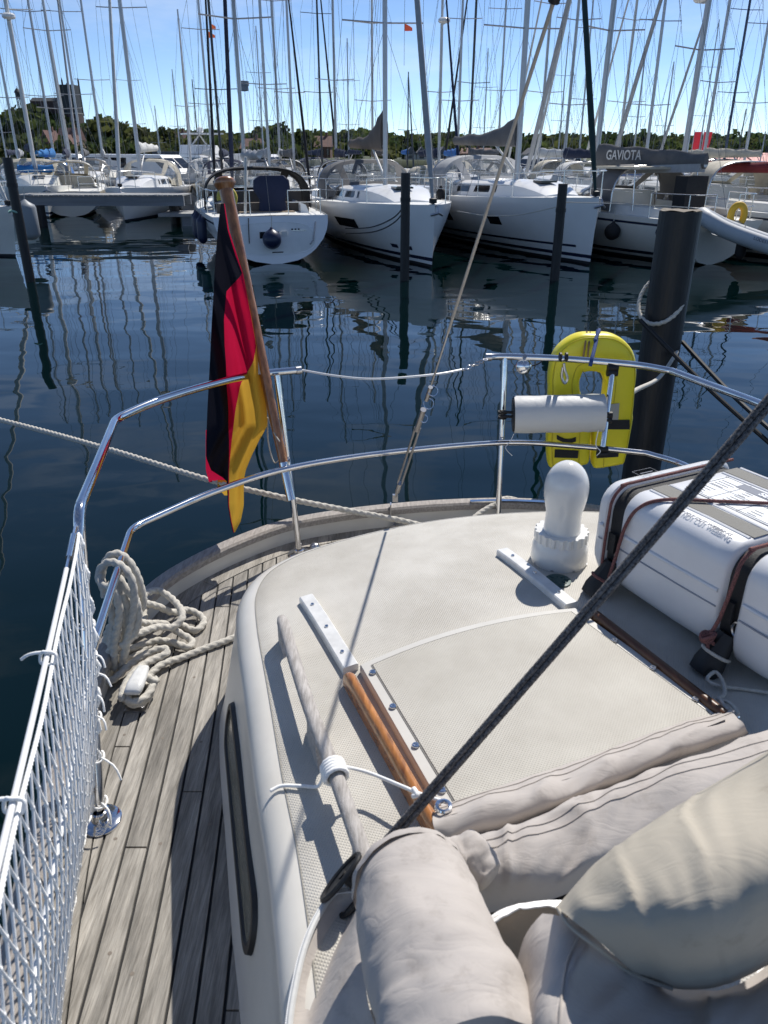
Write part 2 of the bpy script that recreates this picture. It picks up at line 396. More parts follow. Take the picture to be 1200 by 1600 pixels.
# bulwark and teak cap
inn, out_ = off2(-.012), off2(.03)
mb = MB(); mb.grid([[P3(p, DZ - .005) for p in inn], [P3(p, DZ + .062) for p in inn], [P3(p, DZ + .062) for p in out_], [P3(p, DZ - .02) for p in off2(.037)]])
mb.build('bulwark', gel, yacht)
mb = MB(); rr = []
for d, z in ((-.022, .060), (-.022, .082), (-.014, .09), (.03, .09), (.04, .082), (.042, .060), (-.022, .060)):
    rr.append([P3(p, DZ + z) for p in off2(d)])
mb.grid(rr); cap = mb.build('toe_rail_cap', teakrail, yacht)
# rubbing strip of steel near the stern cleat
i0 = min(range(len(hull)), key=lambda i: (hull[i] - Vector((.36, 3.0))).length); i1 = min(range(len(hull)), key=lambda i: (hull[i] - Vector((.72, 2.98))).length)
MB().grid([[P3(p, DZ + z) for p in off2(d)[i0:i1 + 1]] for d, z in ((-.02, .0915), (-.02, .097), (.0, .097), (.0, .0915))]).build('rubbing_strip', steel, yacht)
# ------------------------------------------------------------------ coachroof
AX = Vector((.365, -.931)); AXN = Vector((.931, .365)); AC = Vector((.42, 1.75))
def zr(x, y):
    d = Vector((x, y)) - AC; q = d.dot(AXN); a = max(0, -d.dot(AX)); return 1.742 - .085 * q * q - .26 * a * a
def RP(u, v, dz=0.0):
    z = 1.72
    for _ in range(8): p = G(u, v, z); z = zr(p.x, p.y) + dz
    return G(u, v, z)
def R2(x, y, dz=0.0): return Vector((x, y, zr(x, y) + dz))
rb = [(-.10, -.3), (-.155, .3), (-.20, .62), (-.252, .875), (-.303, 1.067), (-.363, 1.314), (-.425, 1.567), (-.455, 1.76), (-.435, 1.94), (-.35, 2.09), (-.215, 2.20), (-.02, 2.30),
      (.22, 2.365), (.53, 2.375), (.80, 2.33), (1.0, 2.2), (1.12, 2.0), (1.2, 1.7), (1.3, 1.3), (1.4, .9), (1.5, .4), (1.6, -.3)]
rl = [Vector((p.x, p.y)) for p in spline([(x, y, 0) for x, y in rb], 6)]
rn = normals2(rl)
def roff(d): return [p - n * d for p, n in zip(rl, rn)]
roof_c = Vector((.62, .9))
mb = MB(); rows = [[P3(p, DZ - .004) for p in roff(-.012)], [P3(p, DZ + .02) for p in roff(-.004)], [P3(p, DZ + .05) for p in roff(.004)]]
for k in range(1, 6): rows.append([P3(p, DZ + .05 + .275 * k / 5) for p in roff(.004 + .058 * k / 5)])
for a in range(0, 91, 15):
    A = math.radians(a); r = .030
    ring = roff(.062 + .012 * a / 90 + r * (1 - math.cos(A)))
    rows.append([P3(p, zr(p.x, p.y) - r - .004 * (1 - a / 90) + r * math.sin(A)) for p in ring])
inner = roff(.112)
rows.append([P3(p, zr(p.x, p.y)) for p in inner])
for t in [k / 24 for k in range(1, 25)]:
    rows.append([R2(*(p.lerp(roof_c, t))) for p in inner])
mb.grid(rows)
wedge = []
for k in range(25):
    t = k / 24; row = []
    for j in range(13):
        p = inner[0].lerp(inner[-1], j / 12).lerp(roof_c, t); row.append(R2(p.x, p.y))
    wedge.append(row)
mb.grid(wedge); roof = mb.build('coachroof', gel, yacht, smooth=60)
tag(roof, 'cream coachroof with moulded non-skid panels')
# non-skid panel laid around the hatch
rows = []
for d, dz in ((.116, .0004), (.119, .002)):
    rows.append([R2(*p, dz) for p in roff(d)])
base_ = roff(.119)
for t in [k / 24 for k in range(1, 25)]: rows.append([R2(*(p.lerp(roof_c, t)), .002) for p in base_])
MB().grid(rows).build('non_skid_panel', nskid, roof, smooth=30)
pedge = M('panel_groove', (.30, .29, .26), .8)
MB().tube([R2(*p, .001) for p in roff(.115)], .0012, 5).build('panel_groove', pedge, roof)
# long side window let into the coachroof side, dark frame and pale blind
def wall_pt(Y, z, dout=0.0):
    j = min(range(len(rl)), key=lambda i: abs(rl[i].y - Y) + (0 if rl[i].x < .3 else 9))
    n = rn[j]; p = rl[j] + (rl[min(j + 1, len(rl) - 1)] - rl[j]) * 0
    # interpolate along Y
    a, b = (rl[j], rl[j + 1]) if rl[j].y <= Y else (rl[j - 1], rl[j]); t = (Y - a.y) / (b.y - a.y); p = a.lerp(b, t)
    d = .004 + .058 * (z - DZ - .05) / .275
    return P3(p - n * (d - dout), z)
def win_ring(y0, y1, z0, z1, r, dout, n=8):
    pts = []
    for cy, cz, a0 in ((y1 - r, z1 - r, 0), (y0 + r, z1 - r, 90), (y0 + r, z0 + r, 180), (y1 - r, z0 + r, 270)):
        for k in range(n + 1):
            a = math.radians(a0 + 90 * k / n); pts.append((cy + r * math.cos(a), cz + r * math.sin(a)))
    return [wall_pt(y, z, dout) for y, z in pts]
wy0, wy1, wz0, wz1 = .90, 1.52, DZ + .105, DZ + .24
fr = MB().grid([win_ring(wy0, wy1, wz0, wz1, .06, d) for d in (.0005,)] + [win_ring(wy0 + .003, wy1 - .003, wz0 + .003, wz1 - .003, .058, .010), win_ring(wy0 + .016, wy1 - .016, wz0 + .016, wz1 - .016, .047, .010),
      win_ring(wy0 + .018, wy1 - .018, wz0 + .018, wz1 - .018, .046, .002)], cv=True).build('window', rubberb, roof)
pane = M('window_pane', (.20, .19, .15), .12, var=.08, vscale=6)
MB().fan(win_ring(wy0 + .017, wy1 - .017, wz0 + .017, wz1 - .017, .046, .0045)).build('pane', pane, roof, smooth=0)
# ------------------------------------------------------------------ tracks, hatch, wooden rail
def strip(mbx, a, b, wd, h0, h1, n=10, mi=0, bev=.003):
    a, b = Vector((a[0], a[1])), Vector((b[0], b[1])); d = (b - a).normalized(); s = Vector((-d.y, d.x)); rows = []
    for k in range(n + 1):
        p = a.lerp(b, k / n); row = []
        for o, h in ((-wd / 2, h0), (-wd / 2, h1 - bev), (-wd / 2 + bev, h1), (wd / 2 - bev, h1), (wd / 2, h1 - bev), (wd / 2, h0)):
            q = p + s * o; row.append(R2(q.x, q.y, h))
        rows.append(row)
    mbx.grid(rows, mi=mi); mbx.add(rows[0], [range(6)], mi); mbx.add(rows[-1], [range(6)], mi)
tL0, tL1 = RP(478, 930, .02), RP(548, 1040, .02); tR0, tR1 = RP(785, 857, .02), RP(893, 942, .02)
hFL, hFR = RP(700, 1275, .03), RP(1135, 1112, .03); hAL, hAR = RP(562, 1034, .03), RP(900, 945, .03)
def screws(parent, a, b, n, dz, r=.006):
    proto = None
    for k in range(n):
        p = Vector(a).lerp(Vector(b), (k + .5) / n); q = R2(p.x, p.y, dz)
        o = MB().lathe([(r, 0), (r, .0015), (r * .8, .003), (r * .35, .003), (r * .3, .0016), (.0002, .0016)], q, 12).build('screw_head', steel, parent)
for a, b in ((tL0, tL1), (tR0, tR1)):
    mb = MB(); strip(mb, a, b, .036, .001, .020); o = mb.build('hatch_track', alu, roof); screws(o, a, b, 3, .0202, .005)
# hatch lid: raised beige panel
def lidpt(s, t, dz):
    a = hAL.lerp(hAR, s); b = hFL.lerp(hFR, s); p = a.lerp(b, t)
    bow = .030 * (1 - (2 * s - 1) ** 2) * (1 - t)
    d = (hAL - hFL).normalized(); p = p + d * bow
    return R2(p.x, p.y, dz)
def lid(z, ins):
    n = 14; rows = []
    for i in range(n + 1):
        t = ins + (1.35 - ins) * i / n; rows.append([lidpt(ins + (1 - 2 * ins) * j / n, t, z) for j in range(n + 1)])
    return rows
def border(rows): 
    return rows[0] + [r[-1] for r in rows[1:]] + rows[-1][-2::-1] + [r[0] for r in rows[-2:0:-1]]
r0, r1 = lid(.002, .0), lid(.022, .004)
mb = MB(); mb.grid([border(r0), border(lid(.019, .001)), border(r1)], cv=True); mb.grid(r1); hatch = mb.build('sliding_hatch', gel, yacht, smooth=50)
tag(hatch, 'beige non-skid sliding hatch lid between a varnished rail and the liferaft')
r2 = lid(.0245, .045); mb = MB(); mb.grid([border(lid(.0222, .043)), border(r2)], cv=True); mb.grid(r2); mb.build('hatch_panel', hskid, hatch, smooth=30)
MB().tube(border(lid(.0226, .040)), .0011, 5, closed=True).build('panel_groove', pedge, hatch)
# varnished rails on each side of the hatch
d2 = (hFL - hAL); d2 = Vector((d2.x, d2.y)).normalized(); s2 = Vector((-d2.y, d2.x))
def rail(a, b, name, wd, h, mat):
    mb = MB(); a, b = Vector((a.x, a.y)), Vector((b.x, b.y)); d = (b - a).normalized(); s = Vector((-d.y, d.x)); rows = []
    for k in range(25):
        t = k / 24; p = a.lerp(b, t); hh = h * (1 if .03 < t else .75); row = []
        for o, z in ((-.5, 0), (-.5, .6), (-.42, .88), (-.2, 1), (.2, 1), (.42, .88), (.5, .6), (.5, 0)):
            q = p + s * (o * wd); row.append(R2(q.x, q.y, z * hh + .001))
        rows.append(row)
    mb.grid(rows); mb.add(rows[0], [range(8)]); mb.add(rows[-1], [range(8)])
    return mb.build(name, mat, yacht, smooth=50)
wl0, wl1 = RP(543, 1045, .042), RP(690, 1300, .042)
rail(wl0, wl1, 'varnished_rail', .022, .042, varnish)
wr0, wr1 = RP(925, 950, .035), RP(1135, 1112, .035)
dkwood = M('dark_varnished_teak', (.10, .04, .016), .35, var=.3, vscale=14, stretch=(5, .8, 5))
rail(wr0, wr1, 'dark_wooden_rail', .022, .035, dkwood)
for a, b, n in ((hAL, hFL, 4), (hAR, hFR, 4)):
    e = Vector((b - a)).normalized(); inn_ = (hAR - hAL).normalized() * (.016 if a is hAL else -.016)
    screws(hatch, a + inn_ + e * -.02, b + inn_, n, .0245, .0075)
# ------------------------------------------------------------------ weathered handrail on its feet
hr = [RP(440, 966, .062), RP(480, 1095, .064), RP(522, 1205, .064), RP(575, 1355, .062)]
hp = spline(hr, 10)
mb = MB(); mb.tube(hp, lambda t: .0140 * (.75 if t < .02 else 1), 14, ell=.9)
hrail = mb.build('handrail', teakbar, yacht)
for t0, t1 in ((0.0, .09), (.43, .53), (.90, 1.0)):
    n = len(hp) - 1; A, B = hp[int(t0 * n)], hp[int(t1 * n)]; mbf = MB(); rows = []
    d = Vector((B.x - A.x, B.y - A.y)).normalized(); s = Vector((-d.y, d.x))
    for h, ex in ((0, .028), (.02, .010), (.045, .004), (.056, .012)):
        a = Vector((A.x, A.y)) - d * (ex if t0 > 0 else .0); b = Vector((B.x, B.y)) + d * (ex if t1 < 1 else 0)
        rows.append([R2(*(a - s * .011), h), R2(*(b - s * .011), h), R2(*(b + s * .011), h), R2(*(a + s * .011), h)])
    mbf.grid(rows, cv=True).build('handrail_foot', teakbar, hrail, smooth=40)
# ------------------------------------------------------------------ pushpit
ZR = 2.0
def chain(pts, n=6): return spline(pts, n)
def round_path(pts, rad=.05, n=5):
    P = [Vector(p) for p in pts]; out = [P[0]]
    for i in range(1, len(P) - 1):
        a, b, c = P[i - 1], P[i], P[i + 1]; r = min(rad, (a - b).length * .45, (c - b).length * .45)
        p, q = b + (a - b).normalized() * r, b + (c - b).normalized() * r
        for k in range(n + 1):
            t = k / n; out.append(p.lerp(b, t).lerp(b.lerp(q, t), t))
    out.append(P[-1]); return out
leg_base = G(157, 1283, DZ); leg_top = Vector((-.702, 1.594, ZR))
topL = [leg_base, leg_top, G(180, 655, ZR)]
arc = spline([G(180, 655, ZR), G(250, 625, ZR), G(340, 598, ZR), G(400, 585, ZR), G(468, 578, ZR)], 8)
path = round_path([leg_base, leg_top, G(180, 655, ZR), arc[4]], .05) + arc[5:]
pushpit = MB().tube(path, .0135, 14).build('pushpit_rail', steel, yacht)
tag(pushpit, 'polished stainless guard rail round the stern, port and starboard hoops')
sR = spline([G(760, 558, ZR), G(790, 557, ZR), G(870, 560, ZR), G(940, 565, ZR), G(1000, 571, ZR), G(1050, 580, ZR)], 8)
right_leg = Vector((1.50, 1.45, DZ))
path = sR + round_path([sR[-1], G(1185, 630, ZR), Vector((1.42, 1.75, ZR)), right_leg], .05)[1:]
MB().tube(path, .0135, 14).build('pushpit_rail', steel, yacht)
lowl = leg_base.lerp(leg_top, .53)
low = spline([G(205, 825, 1.67), G(330, 770, 1.67), G(450, 732, 1.68), G(600, 708, 1.67), G(783, 692, 1.67), G(900, 697, 1.67), G(1010, 708, 1.67)], 8)
path = round_path([lowl, G(205, 825, 1.67), low[6]], .05) + low[7:] + round_path([low[-1], G(1065, 724, 1.67), Vector((1.40, 1.9, 1.67)), Vector((1.46, 1.6, 1.67))], .05)[1:]
MB().tube(path, .0115, 14).build('pushpit_rail', steel, yacht)
def stanchion(b, t):
    o = MB().tube([b, t], .0125, 14).build('stanchion', steel, yacht)
    MB().lathe([(.045, -.001), (.045, .004), (.042, .006), (.022, .007), (.020, .022), (.0128, .024)], (b.x, b.y, DZ + .001), 24).build('base_flange', steel, o)
    return o
st2b, st2t = G(468, 866, DZ), G(433, 586, ZR - .005); st3b, st3t = Vector((.50, 2.985, DZ)), G(789, 559, ZR - .005)
st3b = Vector((.485, 2.94, DZ))
stanchion(st2b, st2t); stanchion(st3b, st3t)
MB().lathe([(.05, -.001), (.05, .005), (.046, .008), (.02, .009), (.018, .03), (.0138, .032)], leg_base, 28).build('base_flange', steel, pushpit)
MB().lathe([(.019, 0), (.021, .012), (.017, .022), (.010, .026), (.0003, .027)], G(492, 858, DZ), 18).build('deck_filler', steelr, yacht)
# rings where the tubes end
for p, q in ((G(462, 579, ZR), G(470, 578, ZR)), (G(768, 558, ZR), G(759, 558, ZR))): MB().tube([p, q], .0155, 14).build('rail_end', steelr, pushpit)
# gate wire with shackles
ga, gb = G(470, 578, ZR), G(760, 559, ZR); gm = G(590, 592, ZR - .01)
MB().tube(spline([ga, G(530, 588, ZR - .01), gm, G(680, 585, ZR - .005), G(725, 577, ZR - .002)], 10), .0042, 8).build('gate_wire', pvc, yacht)
mb = MB()
for k in range(6):
    c = G(726 + k * 6.5, 577 - k * 3, ZR); r = .009; q = Matrix.Rotation(k * 1.3, 3, 'X')
    mb.tube([c + q @ Vector((r * math.cos(a), r * .8 * math.sin(a), 0)) for a in [2 * math.pi * i / 10 for i in range(10)]], .0026, 6, closed=True)
mb.build('gate_shackle', steelr, yacht)
# ------------------------------------------------------------------ lifelines, netting
ll0, ll1 = leg_top + Vector((0, -.02, -.02)), Vector((-.36, .28, 2.0))
line_at = lambda t: ll0.lerp(ll1, t) + Vector((0, 0, -.01 * math.sin(math.pi * t)))
life = MB(); life.tube([line_at(.16 + .84 * k / 12) for k in range(13)], .0048, 10); life.build('lifeline', pvc, yacht)
mb = MB(); mb.tube([line_at(0), line_at(.05)], .004, 8); mb.tube([line_at(.045), line_at(.125)], .0075, 10); mb.tube([line_at(.12), line_at(.17)], .0035, 8); mb.build('lifeline_turnbuckle', steel, yacht)
lo0, lo1 = leg_base.lerp(leg_top, .5), Vector((-.42, .35, 1.66))
MB().tube([lo0, lo1], .0058, 10).build('lifeline', pvc, yacht)
netm = M('net_cord_soft', (.92, .92, .90), .9, spec=.25, var=.05, vscale=160)
net = based(thing('safety_net', 'white knotted guard netting laced between the lifeline and the deck edge', 'netting', (-.62, .9, DZ)))
netbot = lambda s: leg_base.lerp(Vector((-.46, .28, DZ)), s) + Vector((-.035 + .06 * s, 0, .035 + .012 * math.sin(23 * s)))
nt0 = lambda s: line_at(.06 + .94 * s) + Vector((.006, 0, -.02))
def npt(s, t):
    a, b = nt0(s), netbot(s); p = a.lerp(b, t)
    if s < .16: p = p.lerp(leg_top.lerp(leg_base, .06 + .9 * t), (1 - s / .16) * .75)
    return p + Vector((.035 * math.sin(math.pi * t) * (.6 + .4 * math.sin(5 * s)) + .002 * math.sin(17 * s + 5 * t), .003 * math.sin(9 * t + 7 * s), 0))
mb = MB(); NC, NR = 30, 13
for i in range(NC):
    for sgn in (1, -1):
        pts = []
        for r in range(NR + 1):
            s = (i + .5 * (sgn if r % 2 else 0) * 1.0 + .5) / NC
            s = max(0, min(1, s)); pts.append(npt(s, r / NR))
        q = []
        for a, b in zip(pts, pts[1:]): q += [a.lerp(b, .04), a.lerp(b, .5) + Vector((0, 0, -.0015)), a.lerp(b, .96)]
        mb.tube(q, .0022, 5, cap=False)
tag(mb.build('net_mesh', netm, net, smooth=180, fix=False), kind='stuff')
mbk = MB()
for i in range(NC):
    for r in range(1, NR):
        s = (i + (.5 if r % 2 == 0 else 1.0)) / NC
        if s < 1: mbk.lathe([(.0002, -.0045), (.0036, -.002), (.0036, .002), (.0002, .0045)], npt(s, r / NR), 5)
tag(mbk.build('net_knot', netm, net, smooth=180, fix=False), kind='stuff')
# border cords with lacing
mb = MB(); mb.rope([npt(k / 60, 0.0) + Vector((0, 0, .004)) for k in range(61)], .0040, 6, seg=9)
mb.rope([npt(k / 60, 1.0) + Vector((.002 * math.sin(k * 2.1), 0, .004 * math.sin(k * 1.7))) for k in range(61)], .0040, 6, seg=9)
mb.rope([npt(0.0, k / 30) + Vector((.008 * math.sin(k * 1.9), .004 * math.cos(k * 2.3), 0)) for k in range(31)], .0042, 6, seg=9)
mb.build('border_cord', netm, net, smooth=180, fix=False)
for t in (.36, .46, .52, .58, .66, .79, .94):
    c = leg_top.lerp(leg_base, t); mb = MB(); helix_ = [c + Vector((.019 * math.cos(a), .019 * math.sin(a), .004 * a / 6 + .003 * math.sin(2 * a))) for a in [2 * math.pi * q / 14 for q in range(20)]]
    e = Vector((random.uniform(.01, .05), -.02, random.uniform(-.02, .02)))
    mb.tube(spline(helix_ + [c + e * .6 + Vector((.02, -.012, .01)), c + e + Vector((.02, -.02, -.015))], 3), .0025, 6)
    mb.build('lashing', netm, net, smooth=180, fix=False)
for s in (.35, .62, .9):
    c = line_at(.06 + .94 * s); mb = MB(); mb.tube(spline([c + Vector((.013 * math.cos(a), 0.003 * math.sin(3 * a), -.006 + .015 * math.sin(a))) for a in [2 * math.pi * q / 12 + .5 for q in range(13)]] + [c + Vector((-.012, 0, .006)), c + Vector((-.03, -.004, .004)), c + Vector((-.042, -.006, -.004))], 3), .003, 6)
    mb.build('lashing', netm, net, smooth=180, fix=False)
# ------------------------------------------------------------------ backstay with bottle screw
bs0 = G(614, 786, 1.41); bs0 = Vector((.028, 2.93, 1.37))
a_ = GY(885, -60, 1.75); bdir = (a_ - bs0)
bpt = lambda t: bs0 + bdir * t
def bt(v):      # parameter of the stay where it passes picture row v
    lo, hi = 0.0, 1.2
    for _ in range(40):
        m = (lo + hi) / 2; p = bpt(m); d = p.y * math.cos(PITCH) - (p.z - CAMZ) * math.sin(PITCH); up = p.y * math.sin(PITCH) + (p.z - CAMZ) * math.cos(PITCH)
        if 800 - FPX * up / d > v: lo = m
        else: hi = m
    return (lo + hi) / 2
staym = M('stay_sleeve', (.50, .44, .37), .5, var=.1, vscale=40)
stay = MB().tube([bpt(bt(600)), bpt(bt(300)), bpt(bt(60)), bpt(bt(-30))], .0036, 10).build('backstay', steelr, yacht)
MB().tube([bpt(bt(520)), bpt(1.9)], .0043, 10).build('stay_sleeve', staym, stay)
MB().tube([bpt(bt(3)), bpt(bt(-14))], .012, 10).build('stay_fitting', rubberb, stay)
mb = MB(); n_ = bdir.normalized(); sx = n_.cross(Vector((0, 1, 0))).normalized()
t1, t2, t3 = bt(690), bt(755), bt(635)
mb.tube([bpt(bt(605)), bpt(bt(625))], .008, 12); mb.tube([bpt(bt(620)), bpt(t3 + .02)], .0055, 10)
for sg in (-1, 1): mb.tube([bpt(bt(668)) + sx * .008 * sg, bpt(t2) + sx * .008 * sg], .0045, 8)
mb.tube([bpt(bt(640)), bpt(bt(672))], .0105, 12); mb.tube([bpt(t2), bpt(bt(768))], .0105, 12); mb.tube([bpt(bt(765)), bpt(bt(776))], .006, 8)
mb.box(bpt(bt(778)), (.022, .016, .03)); MB().box(bs0 + Vector((0, 0, .005)), (.006, .03, .07)).build('chainplate', steelr, yacht)
ts = mb.build('bottle_screw', steelr, yacht)
for v, r in ((612, .016), (632, .017), (655, .013)):
    mb = MB(); c = bpt(bt(v)) + Vector((.012, -.006, .004)); mb.tube([c + Vector((r * math.cos(a), .3 * r * math.sin(a), r * math.sin(a))) for a in [2 * math.pi * q / 18 for q in range(18)]], .0014, 6, closed=True); mb.build('split_ring', steel, ts)
# small cleat with line stopper by the stern
pb = G(622, 826, DZ); mb = MB(); mb.box(pb + Vector((0, 0, .01)), (.05, .03, .02)); mb.tube([pb + Vector((-.02, 0, .02)), pb + Vector((-.005, -.01, .05)), pb + Vector((.02, 0, .03))], .007, 8); mb.build('pad_eye', steelr, yacht)
# ------------------------------------------------------------------ satellite / ventilator dome
dc = R2(.475, 1.835); domem = M('dome_plastic', (.80, .79, .75), .16, var=.04, vscale=12, coat=.3)
o = MB().lathe([(.074, .0), (.076, .012), (.074, .05), (.066, .068), (.058, .07)], dc, 36).build('dome_base', domem, yacht)
tag(o, 'white ribbed base of the dome on the coachroof')
mb = MB()
prof = []
for k in range(36): pass
mb.tube([dc + Vector((0, 0, .068)), dc + Vector((0, 0, .094))], .069, 120, prof=lambda i, th: 1.0 + .035 * (1 if math.sin(20 * th) > 0 else -1)); mb.build('ribbed_ring', domem, o)
pr = [(.050, .09), (.048, .11), (.0465, .13), (.047, .15), (.051, .165)]
for k in range(13):
    a = math.radians(-20 + 110 * k / 12); pr.append((max(.0003, .0575 * math.cos(a)), .215 + (.075 if a > 0 else .1) * math.sin(a)))
dm = MB().lathe(pr, dc, 40).build('dome', domem, o)
tag(dm, 'glossy white bulb shaped dome on the coachroof')
for k in range(7):
    a = math.radians(200 + k * 45); MB().lathe([(.006, 0), (.006, .004), (.0003, .005)], dc + Vector((.071 * math.cos(a), .071 * math.sin(a), .004)), 8).build('screw_head', steelr, o)
pf = RP(872, 908, .003); green = M('vent_green', (.03, .08, .075), .5)
o = MB().lathe([(.033, 0), (.033, .003), (.029, .004), (.0003, .004)], pf, 28).build('deck_plate', green, roof)
mb = MB()
for k in range(8):
    a = math.pi / 4 * k; mb.box(pf + Vector((.019 * math.cos(a), .019 * math.sin(a), .005)), (.012, .004, .002), Matrix.Rotation(a, 3, 'Z'))
mb.build('deck_plate_rib', green, roof)
# stiff dark double fall (rope pair) from the coachroof up to the boom end
fall = based(thing('dark_double_rope', 'dark grey braided double rope crossing above the hatch to upper right', 'rope', RP(560, 1370)))
f0, f1 = RP(557, 1372, .05), ray(1200, 628) * 1.08 + Vector((0, 0, CAMZ)); f2 = f0 + (f1 - f0) * 4.5
perp = (f1 - f0).cross(Vector((0, 1, -.47))).normalized()
for k, (a, b) in enumerate(((-.0036, -.0075), (.0050, .0060))):
    MB().rope([f0 + perp * a + (f1 - f0) * -.02, f0.lerp(f1, .5) + perp * (a * .65 + b * .45) + Vector((0, 0, -.006 * k)), f2 + perp * b * 1.15], .0052 if k else .0048, 3.2, seg=12, lobes=6).build('braided_rope', roped, fall, smooth=180, fix=False)
mb = MB(); e_ = (f1 - f0).normalized(); c0 = f0 - e_ * .01
nrm = perp
for sg in (-1, 1):
    rows = []
    for k in range(20):
        a = 2 * math.pi * k / 20; rows.append(c0 + e_ * (.045 * math.cos(a) - .005) + e_.cross(perp) * (.024 * math.sin(a)) + perp * sg * .019)
    mb.tube(rows, .0045, 8, closed=True); mb.fan(rows)
mb.tube([c0 - perp * .022, c0 + perp * .022], .008, 10); mb.build('snap_block', rubberb, fall)
mb = MB(); mb.tube(spline([c0 - e_ * .05, c0 - e_ * .075 + Vector((-.004, 0, -.012)), RP(540, 1390, .004)], 6), .006, 8); mb.build('black_strop', blackweb, fall)
# ================================================================== loose things on the yacht
from mathutils import noise
def cloth_mat(name, col, tr=.35, rough=.8, var=.06):
    m = bpy.data.materials.new(name); m.use_nodes = True; n = m.node_tree; l = n.links.new; n.nodes.clear()
    o = n.nodes.new('ShaderNodeOutputMaterial'); a = n.nodes.new('ShaderNodeBsdfDiffuse'); b = n.nodes.new('ShaderNodeBsdfTranslucent'); x = n.nodes.new('ShaderNodeMixShader')
    tc = n.nodes.new('ShaderNodeTexCoord'); nz = n.nodes.new('ShaderNodeTexNoise'); nz.inputs['Scale'].default_value = 9; l(tc.outputs['Object'], nz.inputs['Vector'])
    r = n.nodes.new('ShaderNodeValToRGB'); r.color_ramp.elements[0].color = (*[c * (1 - var * 2) for c in col], 1); r.color_ramp.elements[1].color = (*[min(1, c * (1 + var)) for c in col], 1)
    wv = n.nodes.new('ShaderNodeTexNoise'); wv.inputs['Scale'].default_value = 900; l(tc.outputs['Object'], wv.inputs['Vector'])
    bp = n.nodes.new('ShaderNodeBump'); bp.inputs['Strength'].default_value = .15; bp.inputs['Distance'].default_value = .001; l(wv.outputs[0], bp.inputs['Height']); l(bp.outputs[0], a.inputs['Normal'])
    l(nz.outputs['Fac'], r.inputs[0]); l(r.outputs[0], a.inputs[0]); l(r.outputs[0], b.inputs[0]); x.inputs[0].default_value = tr
    l(a.outputs[0], x.inputs[1]); l(b.outputs[0], x.inputs[2]); l(x.outputs[0], o.inputs[0]); return m
fblack, fred, fgold = cloth_mat('flag_black', (.018, .018, .026), .2), cloth_mat('flag_red', (.62, .012, .06), .45), cloth_mat('flag_gold', (.84, .48, .06), .45)
fwhite = cloth_mat('flag_hoist', (.6, .6, .57), .3)
# ------------------------------------------------------------------ ensign on its staff
sb, stp = GY(447, 742, 2.66), GY(352, 292, 3.02)
flag = based(thing('ensign', 'black red and gold flag hanging limp on a varnished leaning staff', 'flag', sb))
sp = lambda t: sb.lerp(stp, t)
MB().tube([sp(k / 12) for k in range(13)], lambda t: .0165 + .009 * t, 18).build('staff', staffm, flag)
ax = (stp - sb).normalized(); Rk = ax.to_track_quat('Z', 'Y').to_matrix()
MB().lathe([(.0003, -.012), (.025, -.012), (.032, -.003), (.036, .003), (.040, .012), (.038, .021), (.030, .028), (.016, .033), (.0003, .034)], stp, 28, R=Rk).build('staff_knob', staffm, flag)
MB().tube([sp(-.09), sp(.045)], .0175, 16).build('staff_socket', steel, flag)
def vY(v): return 3.02 - (v - 292) / 450 * .36
rowsF = [(318, 345, 350, 351, 351), (360, 340, 356, 358, 358), (400, 337, 368, 371, 371), (428, 335, 379, 380, 380), (455, 334, 354, 385, 385), (500, 331, 350, 393.5, 394),
         (540, 329, 351, 400.5, 401), (565, 328, 353, 396, 406), (600, 326, 354, 376, 411), (640, 324, 357, 368, 417), (665, 323, 357, 365, 418), (690, 322, 358, 362, 404),
         (715, 322, 358, 359.5, 392), (735, 330, 357, 358, 384), (750, 354, 357, 358, 381), (790, 356, 357, 358, 381), (815, 360, 361, 362, 376), (832, 364, 365, 366, 367)]
def rowF(v):
    for a, b in zip(rowsF, rowsF[1:]):
        if a[0] <= v <= b[0]:
            t = (v - a[0]) / (b[0] - a[0]); return [p + (q - p) * t for p, q in zip(a, b)]
    return list(rowsF[-1])
def fpt(v, u, Ln, Rn):
    # hanging cloth: folds grow deeper away from the hoist
    k = (Rn - u) / 90.0; amp = min(1, (v - 318) / 170.0)
    Y = min(vY(v), vY(600)) + .05 * amp * math.sin(k * 9.0 + v * .006) + .02 * amp * math.sin(k * 21 + 1) + .06 * k * amp
    return GY(u, v, Y + .02)
vs_ = [318 + 514 * i / 90 for i in range(91)]
for nm, a, b, mt in (('black_stripe', 1, 2, fblack), ('red_stripe', 2, 3, fred), ('gold_stripe', 3, 4, fgold)):
    g = []
    for v in vs_:
        r = rowF(v); g.append([fpt(v, r[a] + (r[b] - r[a]) * j / 14, r[1], r[4]) for j in range(15)])
    mbf = MB().grid(g)
    if nm == 'red_stripe':
        mbf.grid([[GY(321.5 + 36 * j / 6 + (7 * (v - 735) / 25 if v > 735 and j == 0 else 0), v - 3 * math.sin(j), vY(600) + .13) for j in range(7)] for v in range(672, 757, 6)])
    if nm == 'gold_stripe': mbf.grid([[GY(340 + 17 * j / 4 + max(0, (v - 762)) * .9 * (1 - j / 4), v, vY(600) + .12) for j in range(5)] for v in range(750, 778, 4)])
    mbf.build(nm, mt, flag, smooth=180)
MB().grid([[GY(354 + 52 * (v - 330) / 265 + dx, v, vY(v) - .012) for dx in (-3, 0, 3.5)] for v in range(330, 600, 15)]).build('hoist_band', fwhite, flag, smooth=180)
mb = MB(); mb.tube(spline([GY(418, 640, 2.74), GY(424, 668, 2.72), GY(437, 690, 2.66)], 6), .0022, 6); mb.tube(spline([GY(418, 652, 2.75), GY(419, 690, 2.74), GY(428, 722, 2.72), GY(438, 716, 2.68)], 6), .0026, 6); mb.build('halyard', ropew, flag, smooth=180)
